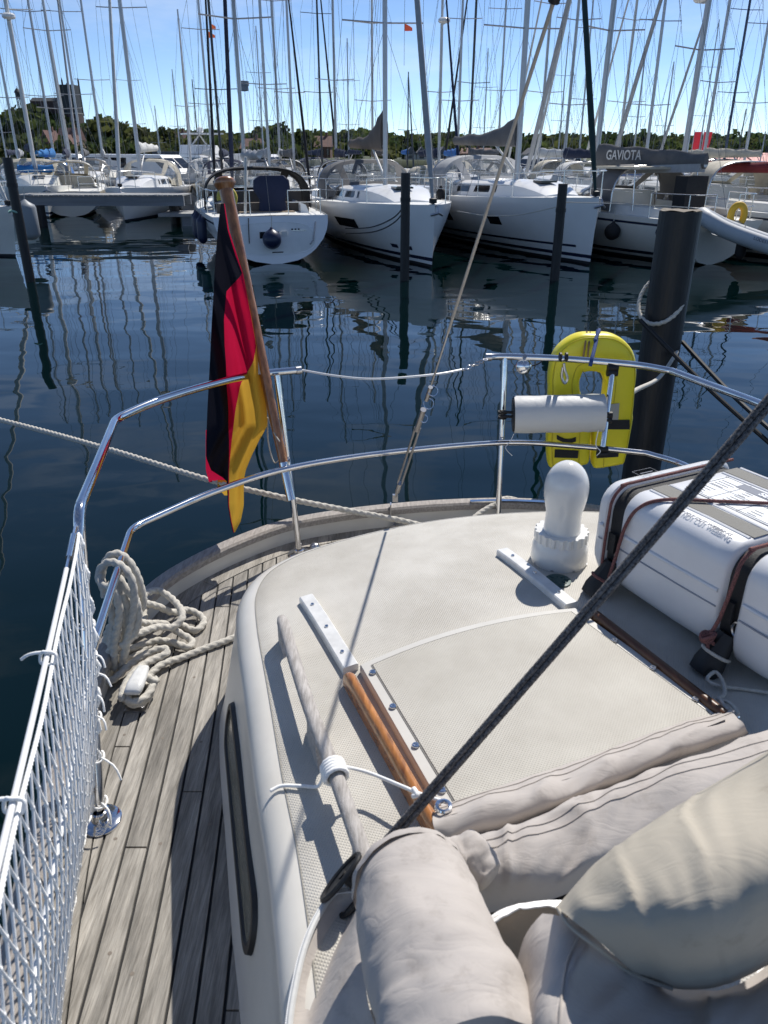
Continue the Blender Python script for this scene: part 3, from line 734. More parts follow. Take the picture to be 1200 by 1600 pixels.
# ------------------------------------------------------------------ stern mooring line
ml = based(thing('mooring_line', 'white laid mooring line running across the stern to the left', 'rope', (-.3, 2.9, 1.35)))
pts = spline([(-3.42, 4.35, 1.62), GY(0, 656, 3.62), GY(170, 702, 3.2), GY(320, 748, 2.93), GY(440, 777, 2.85), GY(540, 797, 2.84), GY(620, 812, 2.80), G(690, 829, 1.335)], 14)
MB().rope(pts, .0125).build('laid_rope', ropew, ml, smooth=180, fix=False)
pts = spline([G(684, 829, 1.33), G(722, 822, 1.35), GY(752, 800, 2.93), GY(775, 787, 2.985), GY(790, 779, 3.04), GY(812, 784, 3.1), GY(820, 800, 3.14)], 12)
MB().rope(pts, .0115).build('laid_rope', ropew, ml, smooth=180, fix=False)
# ------------------------------------------------------------------ coil over the lower rail, and cleat
def Z(x, y): return 120 + x / 4.286, 840 + y / 4.286
def zY(pl): return [GY(*Z(x, y), Y) for x, y, Y in pl]
def zZ(pl): return [G(*Z(x, y), z) for x, y, z in pl]
coil = based(thing('rope_coil', 'thick coil of off-white laid rope hung over the lower stern rail', 'rope', G(205, 1040, DZ)))
RR = .0122
loops = [zY([(250, 880, 1.90), (255, 700, 1.885), (285, 500, 1.87), (240, 350, 1.87), (165, 310, 1.9), (150, 230, 1.93), (210, 165, 1.94), (300, 190, 1.92), (365, 280, 1.90), (385, 420, 1.89), (365, 570, 1.885), (335, 700, 1.89), (320, 780, 1.90)]),
         zY([(190, 400, 1.97), (165, 260, 1.985), (205, 140, 1.99), (275, 108, 1.99), (350, 160, 1.975), (410, 270, 1.96), (445, 420, 1.95), (420, 480, 1.94), (300, 500, 1.935), (235, 600, 1.94), (220, 720, 1.95), (260, 800, 1.95)]),
         zY([(300, 200, 1.96), (295, 320, 1.95), (300, 430, 1.93), (325, 560, 1.92), (315, 700, 1.915)]),
         zY([(320, 430, 1.945), (270, 520, 1.95), (205, 640, 1.96), (195, 760, 1.955), (230, 830, 1.94)]),
         zY([(230, 300, 1.915), (215, 420, 1.905), (240, 560, 1.90), (235, 700, 1.90), (215, 800, 1.91), (240, 870, 1.92), (290, 860, 1.91), (320, 760, 1.90), (350, 620, 1.895), (345, 480, 1.9), (320, 380, 1.92)]),
         zY([(260, 240, 1.93), (330, 340, 1.915), (400, 440, 1.90), (410, 560, 1.895), (370, 660, 1.89), (300, 720, 1.89)]),
         zZ([(320, 690, 1.43), (420, 640, 1.42), (540, 600, 1.40), (640, 600, 1.38), (705, 540, 1.39), (690, 470, 1.40), (620, 395, 1.41), (540, 355, 1.42), (455, 380, 1.44), (380, 450, 1.47)]),
         zZ([(420, 430, 1.45), (540, 460, 1.40), (640, 500, 1.36), (740, 485, 1.335), (825, 520, 1.32), (850, 570, 1.315), (800, 620, 1.315), (740, 605, 1.315), (690, 570, 1.32)]),
         zZ([(360, 560, 1.44), (480, 575, 1.39), (590, 580, 1.36), (690, 640, 1.335), (770, 690, 1.32), (745, 735, 1.318), (650, 705, 1.325), (540, 690, 1.33), (420, 725, 1.335), (310, 765, 1.34)]),
         zZ([(455, 640, 1.37), (450, 520, 1.38), (440, 420, 1.41)]),
         zZ([(300, 770, 1.33), (290, 815, 1.32), (380, 800, 1.318), (470, 745, 1.32)])]
for q in loops: MB().rope(spline(q, 10), RR, seg=12).build('rope_loop', ropew, coil, smooth=180, fix=False)
cl = G(221, 1092, DZ)
cleat = based(thing('mooring_cleat', 'silver aluminium deck cleat wrapped in rope beside the guard net', 'cleat', cl))
mb = MB(); mb.box(cl + Vector((0, 0, .004)), (.062, .125, .008)); mb.build('cleat_foot', steelr, cleat)
mb = MB(); mb.box(cl + Vector((0, -.012, .03)), (.022, .05, .05)); mb.build('cleat_post', steelr, cleat)
rows = []
for y, wd, h0, h1 in ((-.062, .040, .066, .074), (-.058, .048, .060, .080), (-.03, .050, .056, .084), (.02, .044, .056, .083), (.055, .034, .062, .080), (.06, .028, .066, .076)):
    rows.append([cl + Vector((sx_ * wd / 2, y, z)) for sx_, z in ((-.8, h0), (-1, (h0 + h1) / 2), (-.85, h1 - .002), (-.5, h1), (.5, h1), (.85, h1 - .002), (1, (h0 + h1) / 2), (.8, h0))])
mb = MB(); mb.grid(rows, cv=True); mb.fan(rows[0]); mb.fan(rows[-1]); mb.build('cleat_horn', alu, cleat, smooth=60)
cr = based(thing('cleated_rope', 'off-white rope end turned round the deck cleat and led across planks', 'rope', cl + Vector((.05, 0, 0))))
pts = zZ([(160, 960, 1.325), (210, 965, 1.325), (270, 930, 1.33), (345, 860, 1.335), (430, 800, 1.34), (520, 755, 1.345), (590, 745, 1.345), (600, 775, 1.34), (540, 805, 1.34), (450, 850, 1.345), (370, 920, 1.35), (315, 1010, 1.35), (305, 1080, 1.345)])
pts += [cl + Vector((-.030, -.03, .04)), cl + Vector((-.012, -.058, .04)), cl + Vector((.018, -.058, .04)), cl + Vector((.034, -.02, .04)), cl + Vector((.036, .03, .045))]
pts += zZ([(520, 960, 1.35), (440, 920, 1.36)])
MB().rope(spline(pts, 9), RR, seg=12).build('laid_rope', ropew, cr, smooth=180, fix=False)
q = [cl + Vector((.030 * math.cos(a), -.012 + .045 * math.sin(a), .022 + .006 * math.sin(a * .5))) for a in [2 * math.pi * k / 16 for k in range(26)]]
q += zZ([(540, 870, 1.325), (700, 805, 1.314), (850, 745, 1.312), (1000, 690, 1.312), (1085, 655, 1.312), (1140, 630, 1.312)])
MB().rope(spline(q, 6), RR * .95, seg=12).build('laid_rope', ropew, cr, smooth=180, fix=False)
# ------------------------------------------------------------------ yellow horseshoe buoyancy aid outside the rail
hsY = 3.13
def hp_(u, v, dy=0.0): return GY(u, v, hsY + dy)
buoy = based(thing('horseshoe_lifebuoy', 'bright yellow horseshoe lifebuoy hung on the stern rail', 'lifebuoy', GY(920, 726, hsY)))
bpts = [(887, 724, 31), (887, 716, 33), (887, 690, 34), (888, 650, 33), (882, 628, 26.5), (880, 604, 23), (881, 585, 24), (889, 562, 27), (906, 551, 29.5), (925, 549, 28.5), (945, 551, 29.5), (960, 562, 28), (967, 585, 24), (966, 604, 23), (963, 628, 25), (956, 650, 31), (952, 690, 28.5), (949, 716, 26), (949, 724, 24)]
C_ = spline([hp_(u, v) for u, v, _ in bpts], 5); Hh = [p.x for p in spline([(h * .00272, 0, 0) for _, _, h in bpts], 5)]; rows = []
for i, p in enumerate(C_):
    t = (C_[min(i + 1, len(C_) - 1)] - C_[max(i - 1, 0)]); t.y = 0; t.normalize(); nn = Vector((t.z, 0, -t.x)); ed = min(i, len(C_) - 1 - i); dpt = .050 * (.75 + .25 * min(1, ed / 4)); row = []
    for k in range(22):
        a = 2 * math.pi * k / 22; row.append(p + nn * (Hh[i] * math.copysign(abs(math.cos(a)) ** .45, math.cos(a))) + Vector((0, dpt * math.copysign(abs(math.sin(a)) ** .55, math.sin(a)), 0)))
    rows.append(row)
mb = MB(); mb.grid(rows, cv=True); mb.fan(rows[0]); mb.fan(rows[-1]); mb.build('buoy_body', yellow, buoy, smooth=50)
yseam = M('yellow_seam', (.60, .50, .02), .5)
for k_ in (4, 7): MB().tube([r_[len(r_) - 1 - k_] + Vector((0, -.001, 0)) for r_ in rows], .0022, 5).build('welded_seam', yseam, buoy, smooth=180)
for pl, mt, nm in (([(867, 702), (904, 704), (903, 716), (866, 715)], blackweb, 'black_patch'), ([(932, 703), (968, 702), (966, 714), (932, 716)], blackweb, 'black_patch'),
                   ([(952, 632), (968, 630), (966, 656), (951, 657)], greyweb, 'reflective_patch')):
    MB().add([hp_(u, v, -.0535) for u, v in pl], [range(4)]).add([hp_(u, v, -.050) for u, v in pl], [range(4)]).build(nm, mt if nm != 'reflective_patch' else M('reflective', (.42, .42, .38), .4), buoy, smooth=0)
mb = MB(); mb.grid([[hp_(u, v0 + dv, -.054) for u in (948, 960, 972, 984)] for dv, v0 in ((0, 656), (6, 656), (14, 657))]); mb.build('black_strap', blackweb, buoy)
mb = MB(); mb.grid([[hp_(u, 678 + dv + 8 * math.sin((u - 868) / 40 * math.pi), -.054) for u in range(870, 902, 6)] for dv in (0, 7)]); mb.build('black_strap', blackweb, buoy)
blue = M('rope_blue', (.03, .07, .22), .8, var=.3, vscale=200); tan = M('rope_tan', (.35, .22, .10), .8)
mb = MB(); mb.tube(spline([hp_(934, 516, .0), hp_(931, 535, -.06), hp_(925, 560, -.14), hp_(922, 572, -.15)], 8), .0075, 8); mb.tube(spline([hp_(935, 520, .05), hp_(936, 516, .0), hp_(930, 532, -.058)], 6), .0075, 8); mb.build('blue_lashing', blue, buoy)
mb = MB(); mb.tube(spline([hp_(917, 518, .0), hp_(914, 540, -.06), hp_(911, 560, -.065)], 8), .004, 8); mb.tube(spline([hp_(922, 519, .0), hp_(920, 540, -.06), hp_(918, 560, -.065)], 8), .004, 8); mb.build('tan_lashing', tan, buoy)
mb = MB(); mb.rope(spline([hp_(908, 728, .0), hp_(903, 745, -.05), GY(895, 765, 3.05)], 6), .006, seg=9); mb.build('tail_line', ropew, buoy)
# rail clips and the bracket tube that carries the roll
brk = based(thing('rail_bracket', 'short stainless bracket tube clamped upright between the two stern rails', 'bracket', GY(941, 705, 2.9)))
b0, b1 = GY(941, 706, 2.86), GY(957, 578, 2.96)
MB().tube([b0, b1], .011, 12).build('bracket_tube', steel, brk)
for p, q in ((b0, .013), (b1, .016), (b0.lerp(b1, .42), .015)):
    for dz in (-.010, .010): MB().tube([p + Vector((-.02, 0, dz)), p + Vector((.02, 0, dz))], q, 12).build('rail_clamp', rubberb, brk)
clip_ = based(thing('snap_hook', 'steel snap hook on black straps hanging from the top rail', 'snap hook', GY(881, 562, 2.99)))
pc = GY(880, 560, 3.0)
for dx in (-.012, .012): MB().tube([pc + Vector((dx - .004, 0, .006)), pc + Vector((dx + .004, 0, .006))], .0175, 14).build('strap_loop', rubberb, clip_)
mb = MB(); mb.tube(spline([pc + Vector((0, -.02, -.015)), pc + Vector((.006, -.02, -.04)), pc + Vector((.02, -.018, -.075)), pc + Vector((.012, -.018, -.095)), pc + Vector((-.002, -.018, -.07)), pc + Vector((-.002, -.02, -.03))], 6), .0055, 8); mb.build('hook', steelr, clip_)
pl_ = GY(818, 572, 3.06); lampo = based(thing('round_stern_light', 'small round stainless stern light under the top rail', 'light fitting', pl_))
MB().lathe([(.0003, -.022), (.024, -.022), (.031, -.014), (.032, .006), (.02, .018), (.0003, .02)], pl_, 22, R=Matrix.Rotation(math.radians(80), 3, 'X')).build('light_housing', steel, lampo)
MB().tube([pl_ + Vector((0, 0, .03)), pl_ + Vector((-.004, -.03, .048))], .009, 8).build('light_stem', steelr, lampo)
MB().tube(spline([pl_ + Vector((.03, 0, .0)), pl_ + Vector((.06, 0, .01)), pl_ + Vector((.085, -.02, .04))], 6), .003, 6).build('cable', rubberb, lampo)
# white fabric roll
r0_, r1_ = GY(803, 648, 2.93), GY(943, 645, 2.90)
roll = based(thing('white_fabric_roll', 'white fabric cylinder held level inside the stern rail', 'fabric roll', (r0_ + r1_) / 2))
e = (r1_ - r0_).normalized()
def wr(i, th): return 1 + .03 * noise.noise(Vector((i * .35, math.cos(th) * 1.6, math.sin(th) * 1.6))) + (.05 * noise.noise(Vector((i * .8, th * 3, 4))) if i > 12 else 0)
MB().tube([r0_ + (r1_ - r0_) * (k / 18) for k in range(19)], .074, 36, prof=wr, cap=False).build('fabric_sleeve', whitecloth, roll, smooth=60)
MB().lathe([(.0003, -.006), (.066, -.006), (.070, .0), (.070, .01)], r0_, 30, R=e.to_track_quat('Z', 'Y').to_matrix()).build('end_disc', rubberb, roll)
MB().fan([r1_ + Matrix.Rotation(2 * math.pi * k / 24, 3, e) @ (e.orthogonal().normalized() * .066) for k in range(24)]).build('end_disc', whitecloth, roll)
for dz in (-.009, .009): MB().tube([r0_ + Vector((-.05, .01, dz)), r0_ + Vector((0, 0, dz))], .006, 8).build('clamp', rubberb, roll)
c3 = st3b.lerp(st3t, .52)
for dz in (-.01, .01):
    MB().lathe([(.014, -.005), (.018, -.005), (.018, .005), (.014, .005)], GY(785, 648, 2.955) + Vector((0, 0, dz)), 18).build('clamp', rubberb, roll)
mb = MB(); mb.tube(spline([GY(803, 678, 2.92), GY(797, 690, 2.92), GY(790, 700, 2.9), GY(800, 712, 2.9)], 6), .0016, 5); mb.tube(spline([GY(935, 672, 2.84), GY(931, 695, 2.84), GY(938, 705, 2.82), GY(932, 712, 2.82)], 6), .002, 5); mb.build('loose_string', pvc, roll)
# ------------------------------------------------------------------ liferaft canister
ro = Vector((.512, 1.752, 1.752)); e1 = Vector((.453, -.891, 0)); e2 = Vector((.891, .453, 0)); RL, RW, RH = .62, .42, .27
raft = based(thing('liferaft_canister', 'white liferaft canister strapped down on the coachroof', 'liferaft', ro + e1 * .3 + e2 * .2))
raftm = M('raft_grp', (.74, .745, .755), .32, var=.04, vscale=5, bump=.05, bscale=12)
s1_, s2_ = .095, .445
def rp(a, b, c): return ro + e1 * a + e2 * b + Vector((0, 0, c))
def sect(ins, n=7):
    pts = []; x0, x1, z0, z1 = ins, RW - ins, ins * .8, RH - ins * .9
    for cx, cz, a0, r in ((x1, z1, 0, .055), (x0, z1, 90, .055), (x0, z0, 180, .075), (x1, z0, 270, .075)):
        sx_, sz_ = (-1 if a0 in (0, 270) else 1), (-1 if a0 in (0, 90) else 1)
        for k in range(n):
            a = math.radians(a0 + 90 * k / (n - 1)); pts.append((cx + sx_ * r + r * math.cos(a), cz + sz_ * r + r * math.sin(a)))
    return pts
st_ = [(0.0, .075), (.004, .05), (.014, .028), (.03, .012), (.05, .003), (.065, .0), (s1_ - .031, .0), (s1_ - .024, .004), (s1_ - .021, .013), (s1_ + .021, .013), (s1_ + .024, .004), (s1_ + .031, .0)]
st_ += [(.2, -.001), (.3, -.002), (.38, -.001), (s2_ - .031, .0), (s2_ - .024, .004), (s2_ - .021, .013), (s2_ + .021, .013), (s2_ + .024, .004), (s2_ + .031, .0), (.53, .0), (.57, .003), (.595, .014), (.61, .03), (.617, .05), (.62, .075)]
rows = []
for a, ins in st_:
    rows.append([rp(a, b, c) for b, c in sect(ins)])
mb = MB(); mb.grid(rows, cv=True); mb.fan(rows[0]); mb.fan(rows[-1]); shell = mb.build('shell', raftm, raft, smooth=50)
# flange where the two halves meet, moulded ribs along the top
seamm = M('raft_seam', (.30, .31, .35), .5)
def ring_z(c, d, t):
    out = []
    for a, ins in st_[3:-3]:
        pass
    return out
mb = MB(); zc = .128
for (a0, a1) in ((.052, s1_ - .03), (s1_ + .03, s2_ - .03), (s2_ + .03, .57)): mb.tube([rp(a0, -.001, zc), rp(a0 * .6 + a1 * .4, -.0028, zc), rp(a0 * .3 + a1 * .7, -.0028, zc), rp(a1, -.001, zc)], .0018, 6)
mb.build('shell_seam', seamm, raft)
mb = MB()
for zc in (.165,):
    for (a0, a1) in ((.052, s1_ - .032), (s1_ + .032, s2_ - .032), (s2_ + .032, .57)):
        mb.tube([rp(a0, -.0005, zc), rp(a0 * .6 + a1 * .4, -.002, zc), rp(a0 * .3 + a1 * .7, -.002, zc), rp(a1, -.0005, zc)], .005, 8)
mb.build('moulded_rib', raftm, shell)
for b0_, b1_ in ((.075, .125), (.315, .365)):
    mb = MB(); mb.grid([[rp(a, b, RH + h) for a in (s1_ + .03, .2, .3, s2_ - .03)] for b, h in ((b0_, -.001), (b0_ + .001, .0025), (b1_ - .001, .0025), (b1_, -.001))]); mb.build('webbing', greyweb, raft)
mb = MB()
for b0_, b1_ in ((.055, -0.0), ):
    pass
for b_ in (.068, .132, .308, .372):
    mb.tube([rp(s1_ + .035, b_, RH - .0015), rp(.3, b_, RH - .0005), rp(s2_ - .035, b_, RH - .0015)], .0055, 8)
    mb.tube([rp(.06, b_, RH - .004), rp(s1_ - .03, b_, RH - .003)], .004, 8)
mb.build('moulded_rib', raftm, shell)
# straps in the grooves
for sa in (s1_, s2_):
    mb = MB(); rr_ = []
    for off_ in (-.019, .019): rr_.append([rp(sa + off_, b, c) for b, c in sect(.0115)])
    mb.grid(rr_, cv=True); mb.build('strap', blackweb, raft, smooth=60)
    mb = MB(); mb.box(rp(sa, .004, .13), (.022, .008, .05), Matrix((e1, e2, Vector((0, 0, 1)))).transposed()); mb.build('buckle', blackweb, raft)
    mb = MB(); c = rp(sa + .026, .006, .10); mb.tube([c + e1 * (.012 * math.cos(a)) + Vector((0, 0, .017 * math.sin(a))) for a in [2 * math.pi * k / 14 for k in range(14)]], .0028, 6, closed=True); mb.build('strap_ring', steelr, raft)
    # padded black boot at the deck eye
    base = rp(sa + .0, -.035, -.0); base.z = zr(base.x, base.y); tip = rp(sa + .005, .012, .075)
    mb = MB(); mb.tube([base, base.lerp(tip, .25), base.lerp(tip, .6), tip], [.031, .033, .027, .020], 14, prof=lambda i, th: 1 + .06 * math.sin(5 * th + i)); mb.build('strap_boot', rubberb, raft)
    mb = MB(); p = base.lerp(tip, .35); mb.tube([p + Matrix.Rotation(2 * math.pi * k / 16, 3, (tip - base).normalized()) @ (Vector((.033, 0, .0))) for k in range(16)], .004, 6, closed=True); mb.build('boot_lashing', ropew if sa == s2_ else ropered, raft)
# lifting lines: red-flecked cord lying over the straps
def over(sa_of, b0_, b1_, lift=.004):
    out = []; S_ = sect(-lift)
    return [rp(sa_of(b), b, c) for b, c in S_ if b0_ <= b <= b1_]
sl_ = [p for p in sect(-.004)]
top = [(b, c) for b, c in sl_ if c > .12 and b < .36]
top.sort(key=lambda q: math.atan2(q[1] - .1, q[0] - .2), reverse=True)
cord = [rp(s1_ - .012, -.006, .02), rp(s1_ - .014, -.007, .12)] + [rp(s1_ - .014, b, c) for b, c in top] + [rp(s1_ - .014, .40, RH + .003)]
MB().rope(spline(cord, 5), .0042, 3.5, seg=8, lobes=4).build('cord', ropered, raft, smooth=180, fix=False)
cord = [rp(s1_ + .02, -.02, .015), rp(s1_ + .03, -.010, .10), rp(s1_ + .045, -.006, .20), rp(s1_ + .065, .012, .252), rp(s1_ + .10, .05, RH + .006), rp(s1_ + .16, .14, RH + .008), rp(.36, .30, RH + .008), rp(.43, .41, RH + .003)]
MB().rope(spline(cord, 8), .0046, 3.5, seg=8, lobes=4).build('cord', ropered, raft, smooth=180, fix=False)
cord = [rp(s2_ - .01, -.03, .07), rp(s2_ - .005, -.012, .12)] + [rp(s2_ + .004, b, c) for b, c in top] + [rp(s2_ + .02, .40, RH + .003)]
MB().rope(spline(cord, 5), .0046, 3.5, seg=8, lobes=4).build('cord', ropered, raft, smooth=180, fix=False)
kp = rp(s2_ - .012, -.032, .07); mb = MB()
for k in range(3): mb.tube([kp + Vector((.012 * math.cos(a), .009 * math.sin(a) - .004 * k, .008 * math.sin(a + k) + .004 * k)) for a in [2 * math.pi * q / 12 for q in range(12)]], .0044, 7, closed=True)
mb.tube(spline([kp, kp + Vector((.004, -.012, -.03)), kp + Vector((0, -.014, -.06))], 5), .0042, 7); mb.tube(spline([kp, kp + Vector((.02, -.014, -.015)), kp + Vector((.035, -.018, -.032))], 5), .0042, 7); mb.build('cord_knot', ropered, raft, smooth=180)
M('stencil_ink', (.13, .15, .2), .6)
# instruction label and stencilled writing on top
Mtop = lambda a, b, h=.0045: Matrix.Translation(rp(a, b, RH + h)) @ Matrix((( e1.x, e2.x, 0, 0), (e1.y, e2.y, 0, 0), (0, 0, 1, 0), (0, 0, 0, 1)))
la0, la1, lb0, lb1 = .155, .41, .150, .295
MB().add([rp(la0, lb0, RH + .003), rp(la1, lb0, RH + .003), rp(la1, lb1, RH + .003), rp(la0, lb1, RH + .003)], [range(4)]).build('instruction_label', paper, raft, smooth=0)
mb = MB()
def inkbox(a0, a1, b0_, b1_, h=.0036): mb.add([rp(a0, b0_, RH + h), rp(a1, b0_, RH + h), rp(a1, b1_, RH + h), rp(a0, b1_, RH + h)], [range(4)])
for a0, a1, b0_, b1_ in ((la0, la1, lb0 + .004, lb0 + .006), (la0, la1, lb1 - .006, lb1 - .004), (la0 + .004, la0 + .006, lb0, lb1), (la0 + .07, la0 + .0715, lb0, lb1), (la0 + .15, la0 + .1515, lb0, lb1), (la0, la1, lb0 + .07, lb0 + .0715)):
    inkbox(a0, a1, b0_, b1_)
for i in range(3):
    for j in range(9):
        if random.random() < .8: inkbox(la0 + .012 + i * .078, la0 + .012 + i * .078 + random.uniform(.02, .048), lb0 + .012 + j * .0125, lb0 + .0145 + j * .0125)
mb.build('label_print', ink, raft, smooth=0)
inkbox2 = MB().add([rp(.21, .258, RH + .0038), rp(la1, .258, RH + .0038), rp(la1, .288, RH + .0038), rp(.21, .288, RH + .0038)], [range(4)]).build('label_band', MATS['stencil_ink'], raft, smooth=0)
text_mesh('SEASAVA', .026, 'label_heading', paper, raft, Mtop(.32, .272), off=raft.location, bold=.001)
text_mesh('DO NOT CUT WEBBING', .0145, 'stencil', MATS['stencil_ink'], raft, Mtop(.31, .038), off=raft.location)
mb = MB()
for a0, a1, b0_, b1_ in ((.022, .075, .06, .0612), (.022, .075, .12, .1212), (.022, .0232, .06, .12), (.074, .0752, .06, .12), (.04, .043, .07, .11), (.05, .053, .07, .10)): inkbox(a0, a1, b0_ + .05, b1_ + .05, .001)
mb.build('stencil_frame', MATS['stencil_ink'], raft, smooth=0)
# small white cord on the roof by the raft
wc = based(thing('cord_tangle', 'thin white cord knotted by the liferaft boot at the hatch corner', 'cord', RP(1118, 1070)))
mb = MB(); mb.rope(spline([RP(1200, 1082, .01), RP(1160, 1076, .008), RP(1125, 1072, .012), RP(1105, 1062, .02), RP(1118, 1050, .03), RP(1130, 1066, .02), RP(1132, 1085, .014), RP(1122, 1092, .02), RP(1140, 1098, .03), RP(1152, 1112, .034), RP(1146, 1118, .03), RP(1134, 1106, .03), RP(1126, 1094, .03)], 8), .0042, 4, seg=8); mb.build('cord', ropew, wc, smooth=180, fix=False)
MB().tube([RP(1147, 1116, .032) + Vector((.009 * math.cos(a), .009 * math.sin(a), 0)) for a in [2 * math.pi * k / 14 for k in range(14)]], .0028, 6, closed=True).build('eyelet', steel, wc)
# ------------------------------------------------------------------ lashing on the handrail
lash = based(thing('handrail_lashing', 'white cord whipped round the grey handrail and tied to the canvas eyelet', 'cord', RP(520, 1195)))
hc = spline(hr, 10)[20]; hdir = (spline(hr, 10)[21] - hc).normalized(); ob = hdir.orthogonal().normalized()
mb = MB(); helix = []
for k in range(60):
    a = k / 12 * 2 * math.pi; helix.append(hc + hdir * (-.016 + .0068 * k / 12) + Matrix.Rotation(a, 3, hdir) @ (ob * .0205))
mb.tube(helix, .0040, 7)
mb.build('whipping', netm, lash, smooth=180)
mb = MB(); mb.tube(spline([hc + Vector((.012, 0, .012)), RP(575, 1207, .05), RP(632, 1230, .052), RP(650, 1238, .05), RP(692, 1252, .045)], 8), .0034, 7)
mb.tube(spline([RP(646, 1232, .055), RP(652, 1242, .055), RP(645, 1244, .05)], 4), .0045, 7); mb.build('tie_line', netm, lash, smooth=180)
mb = MB(); mb.tube(spline([hc + Vector((-.018, 0, .0)), RP(498, 1228, .012), RP(470, 1228, .010), RP(440, 1228, .008), RP(422, 1236, .008)], 8), .0034, 7); mb.build('loose_end', netm, lash, smooth=180)
# ------------------------------------------------------------------ folded canvas
def cloth_roll(pts, rad, seg=40, wr=.12, fr=7.0, seed=0, ell=1.0, sub=14, foldk=0):
    P = spline(pts, sub); n = len(P); mbx = MB()
    rads = [p.length for p in spline([(r, 0, 0) for r in rad], sub)] if isinstance(rad, (list, tuple)) else [rad] * n
    def pf(i, th):
        t = i / n; q = Vector((t * fr + seed, math.cos(th) * 1.1, math.sin(th) * 1.1)); q2 = Vector((t * fr * 3.5 + seed, math.cos(th) * 2.6 + t * 3, math.sin(th) * 2.6))
        return 1 + wr * noise.noise(q) + wr * .45 * noise.noise(q2) + wr * .5 * abs(noise.noise(q * 1.7)) + (.05 * math.sin(foldk * th) if foldk else 0)
    mbx.tube(P, rads, seg, prof=pf, ell=ell); return mbx
dark = M('companionway_shadow_paint', (.02, .018, .016), .8)
cv = based(thing('folded_sprayhood', 'cream canvas sprayhood folded down over the forward end of the hatch', 'sprayhood', RP(900, 1350)))
def sheet(rows_, nu=60, nv=8, wr=.006, fr=9.0, seed=0.0, crease=.004):
    cols = [spline([RP(*q) for q in r], 14) for r in rows_]; n = len(cols[0]); out = []
    for j in range(n): out.append(spline([c[j] for c in cols], nv))
    g = []
    for j in range(n):
        r = []
        for k, p in enumerate(out[j]):
            t = j / n; v = k / len(out[j]); w_ = wr * noise.noise(Vector((t * fr + seed, v * 2.2, seed))) + wr * .5 * noise.noise(Vector((t * fr * 2.7 + v * 3, v * 3.5, seed + 5)))
            cr_ = crease * (1 - abs(math.sin(t * fr * 1.9 + v * 1.6 + 2 * noise.noise(Vector((t * 4, v * 2, seed)))))) ** 3
            r.append(p + Vector((0, 0, (w_ + cr_) * min(1, 6 * v * (1 - v) + .15))))
        g.append(r)
    mbs = MB().grid(g); mbs.pts = g; return mbs
def seam(mbs, k, name, parent, r=.0007, j0=0, j1=None, up=.0012, mat=None):
    MB().tube([q[k] + Vector((0, 0, up)) for q in mbs.pts[j0:j1]], r, 5).build(name, mat or stitch, parent, smooth=180)
sh1 = sheet([[(680, 1262, .026), (800, 1222, .026), (920, 1182, .026), (1040, 1137, .026), (1132, 1108, .02)], [(678, 1268, .040), (800, 1231, .044), (920, 1191, .044), (1040, 1145, .044), (1142, 1113, .034)],
       [(676, 1284, .052), (800, 1250, .058), (920, 1208, .058), (1040, 1160, .057), (1154, 1124, .045)], [(684, 1306, .040), (800, 1277, .046), (920, 1232, .046), (1040, 1182, .046), (1164, 1140, .036)],
       [(698, 1326, .006), (800, 1298, .008), (920, 1250, .008), (1040, 1200, .008), (1172, 1156, .004)]], wr=.008, fr=8, seed=3, crease=.006); sh1.build('rear_fold', canvas, cv, smooth=180)
for k_ in (6, 10): seam(sh1, k_, 'stitch_line', cv)
sh2 = sheet([[(706, 1312, .010), (800, 1296, .010), (920, 1248, .010), (1040, 1200, .010), (1215, 1140, .010)], [(712, 1314, .066), (800, 1292, .078), (920, 1244, .080), (1040, 1197, .082), (1220, 1137, .08)], [(716, 1324, .082), (800, 1302, .096), (920, 1255, .098), (1040, 1207, .10), (1225, 1147, .10)],
       [(724, 1352, .078), (800, 1333, .092), (920, 1291, .096), (1040, 1243, .098), (1235, 1190, .10)], [(737, 1392, .058), (800, 1378, .072), (900, 1352, .078), (1040, 1294, .085), (1245, 1235, .09)], [(758, 1428, .015), (800, 1420, .02), (885, 1397, .03), (1010, 1340, .045), (1255, 1280, .06)]],
      wr=.016, fr=6, seed=11, crease=.011); sh2.build('front_fold', canvas, cv, smooth=180)
for k_ in (16, 20): seam(sh2, k_, 'stitch_line', cv)
# flat hem along the rear fold with its stitching
mb = MB(); mb.grid([[RP(690 + 440 * k / 20 + dx, 1262 - 152 * k / 20 + 12 * math.sin(math.pi * k / 20) * .6 + dv, h) for k in range(21)] for dx, dv, h in ((0, 0, .029), (2, 6, .034), (4, 14, .052))]); mb.build('hem', canvas, cv, smooth=60)
MB().tube([RP(693, 1262, .05) + Vector((.0115 * math.cos(a), .0115 * math.sin(a), .003)) for a in [2 * math.pi * k / 18 for k in range(18)]], .004, 7, closed=True).build('eyelet', steel, cv)
MB().add([RP(750, 1400, .006), RP(1000, 1335, .006), RP(1010, 1430, .006), RP(770, 1470, .006)], [range(4)]).build('companionway_shadow_sheet', dark, cv, smooth=0)  # flat near-black sheet on the roof, painting the shade in the companionway gap
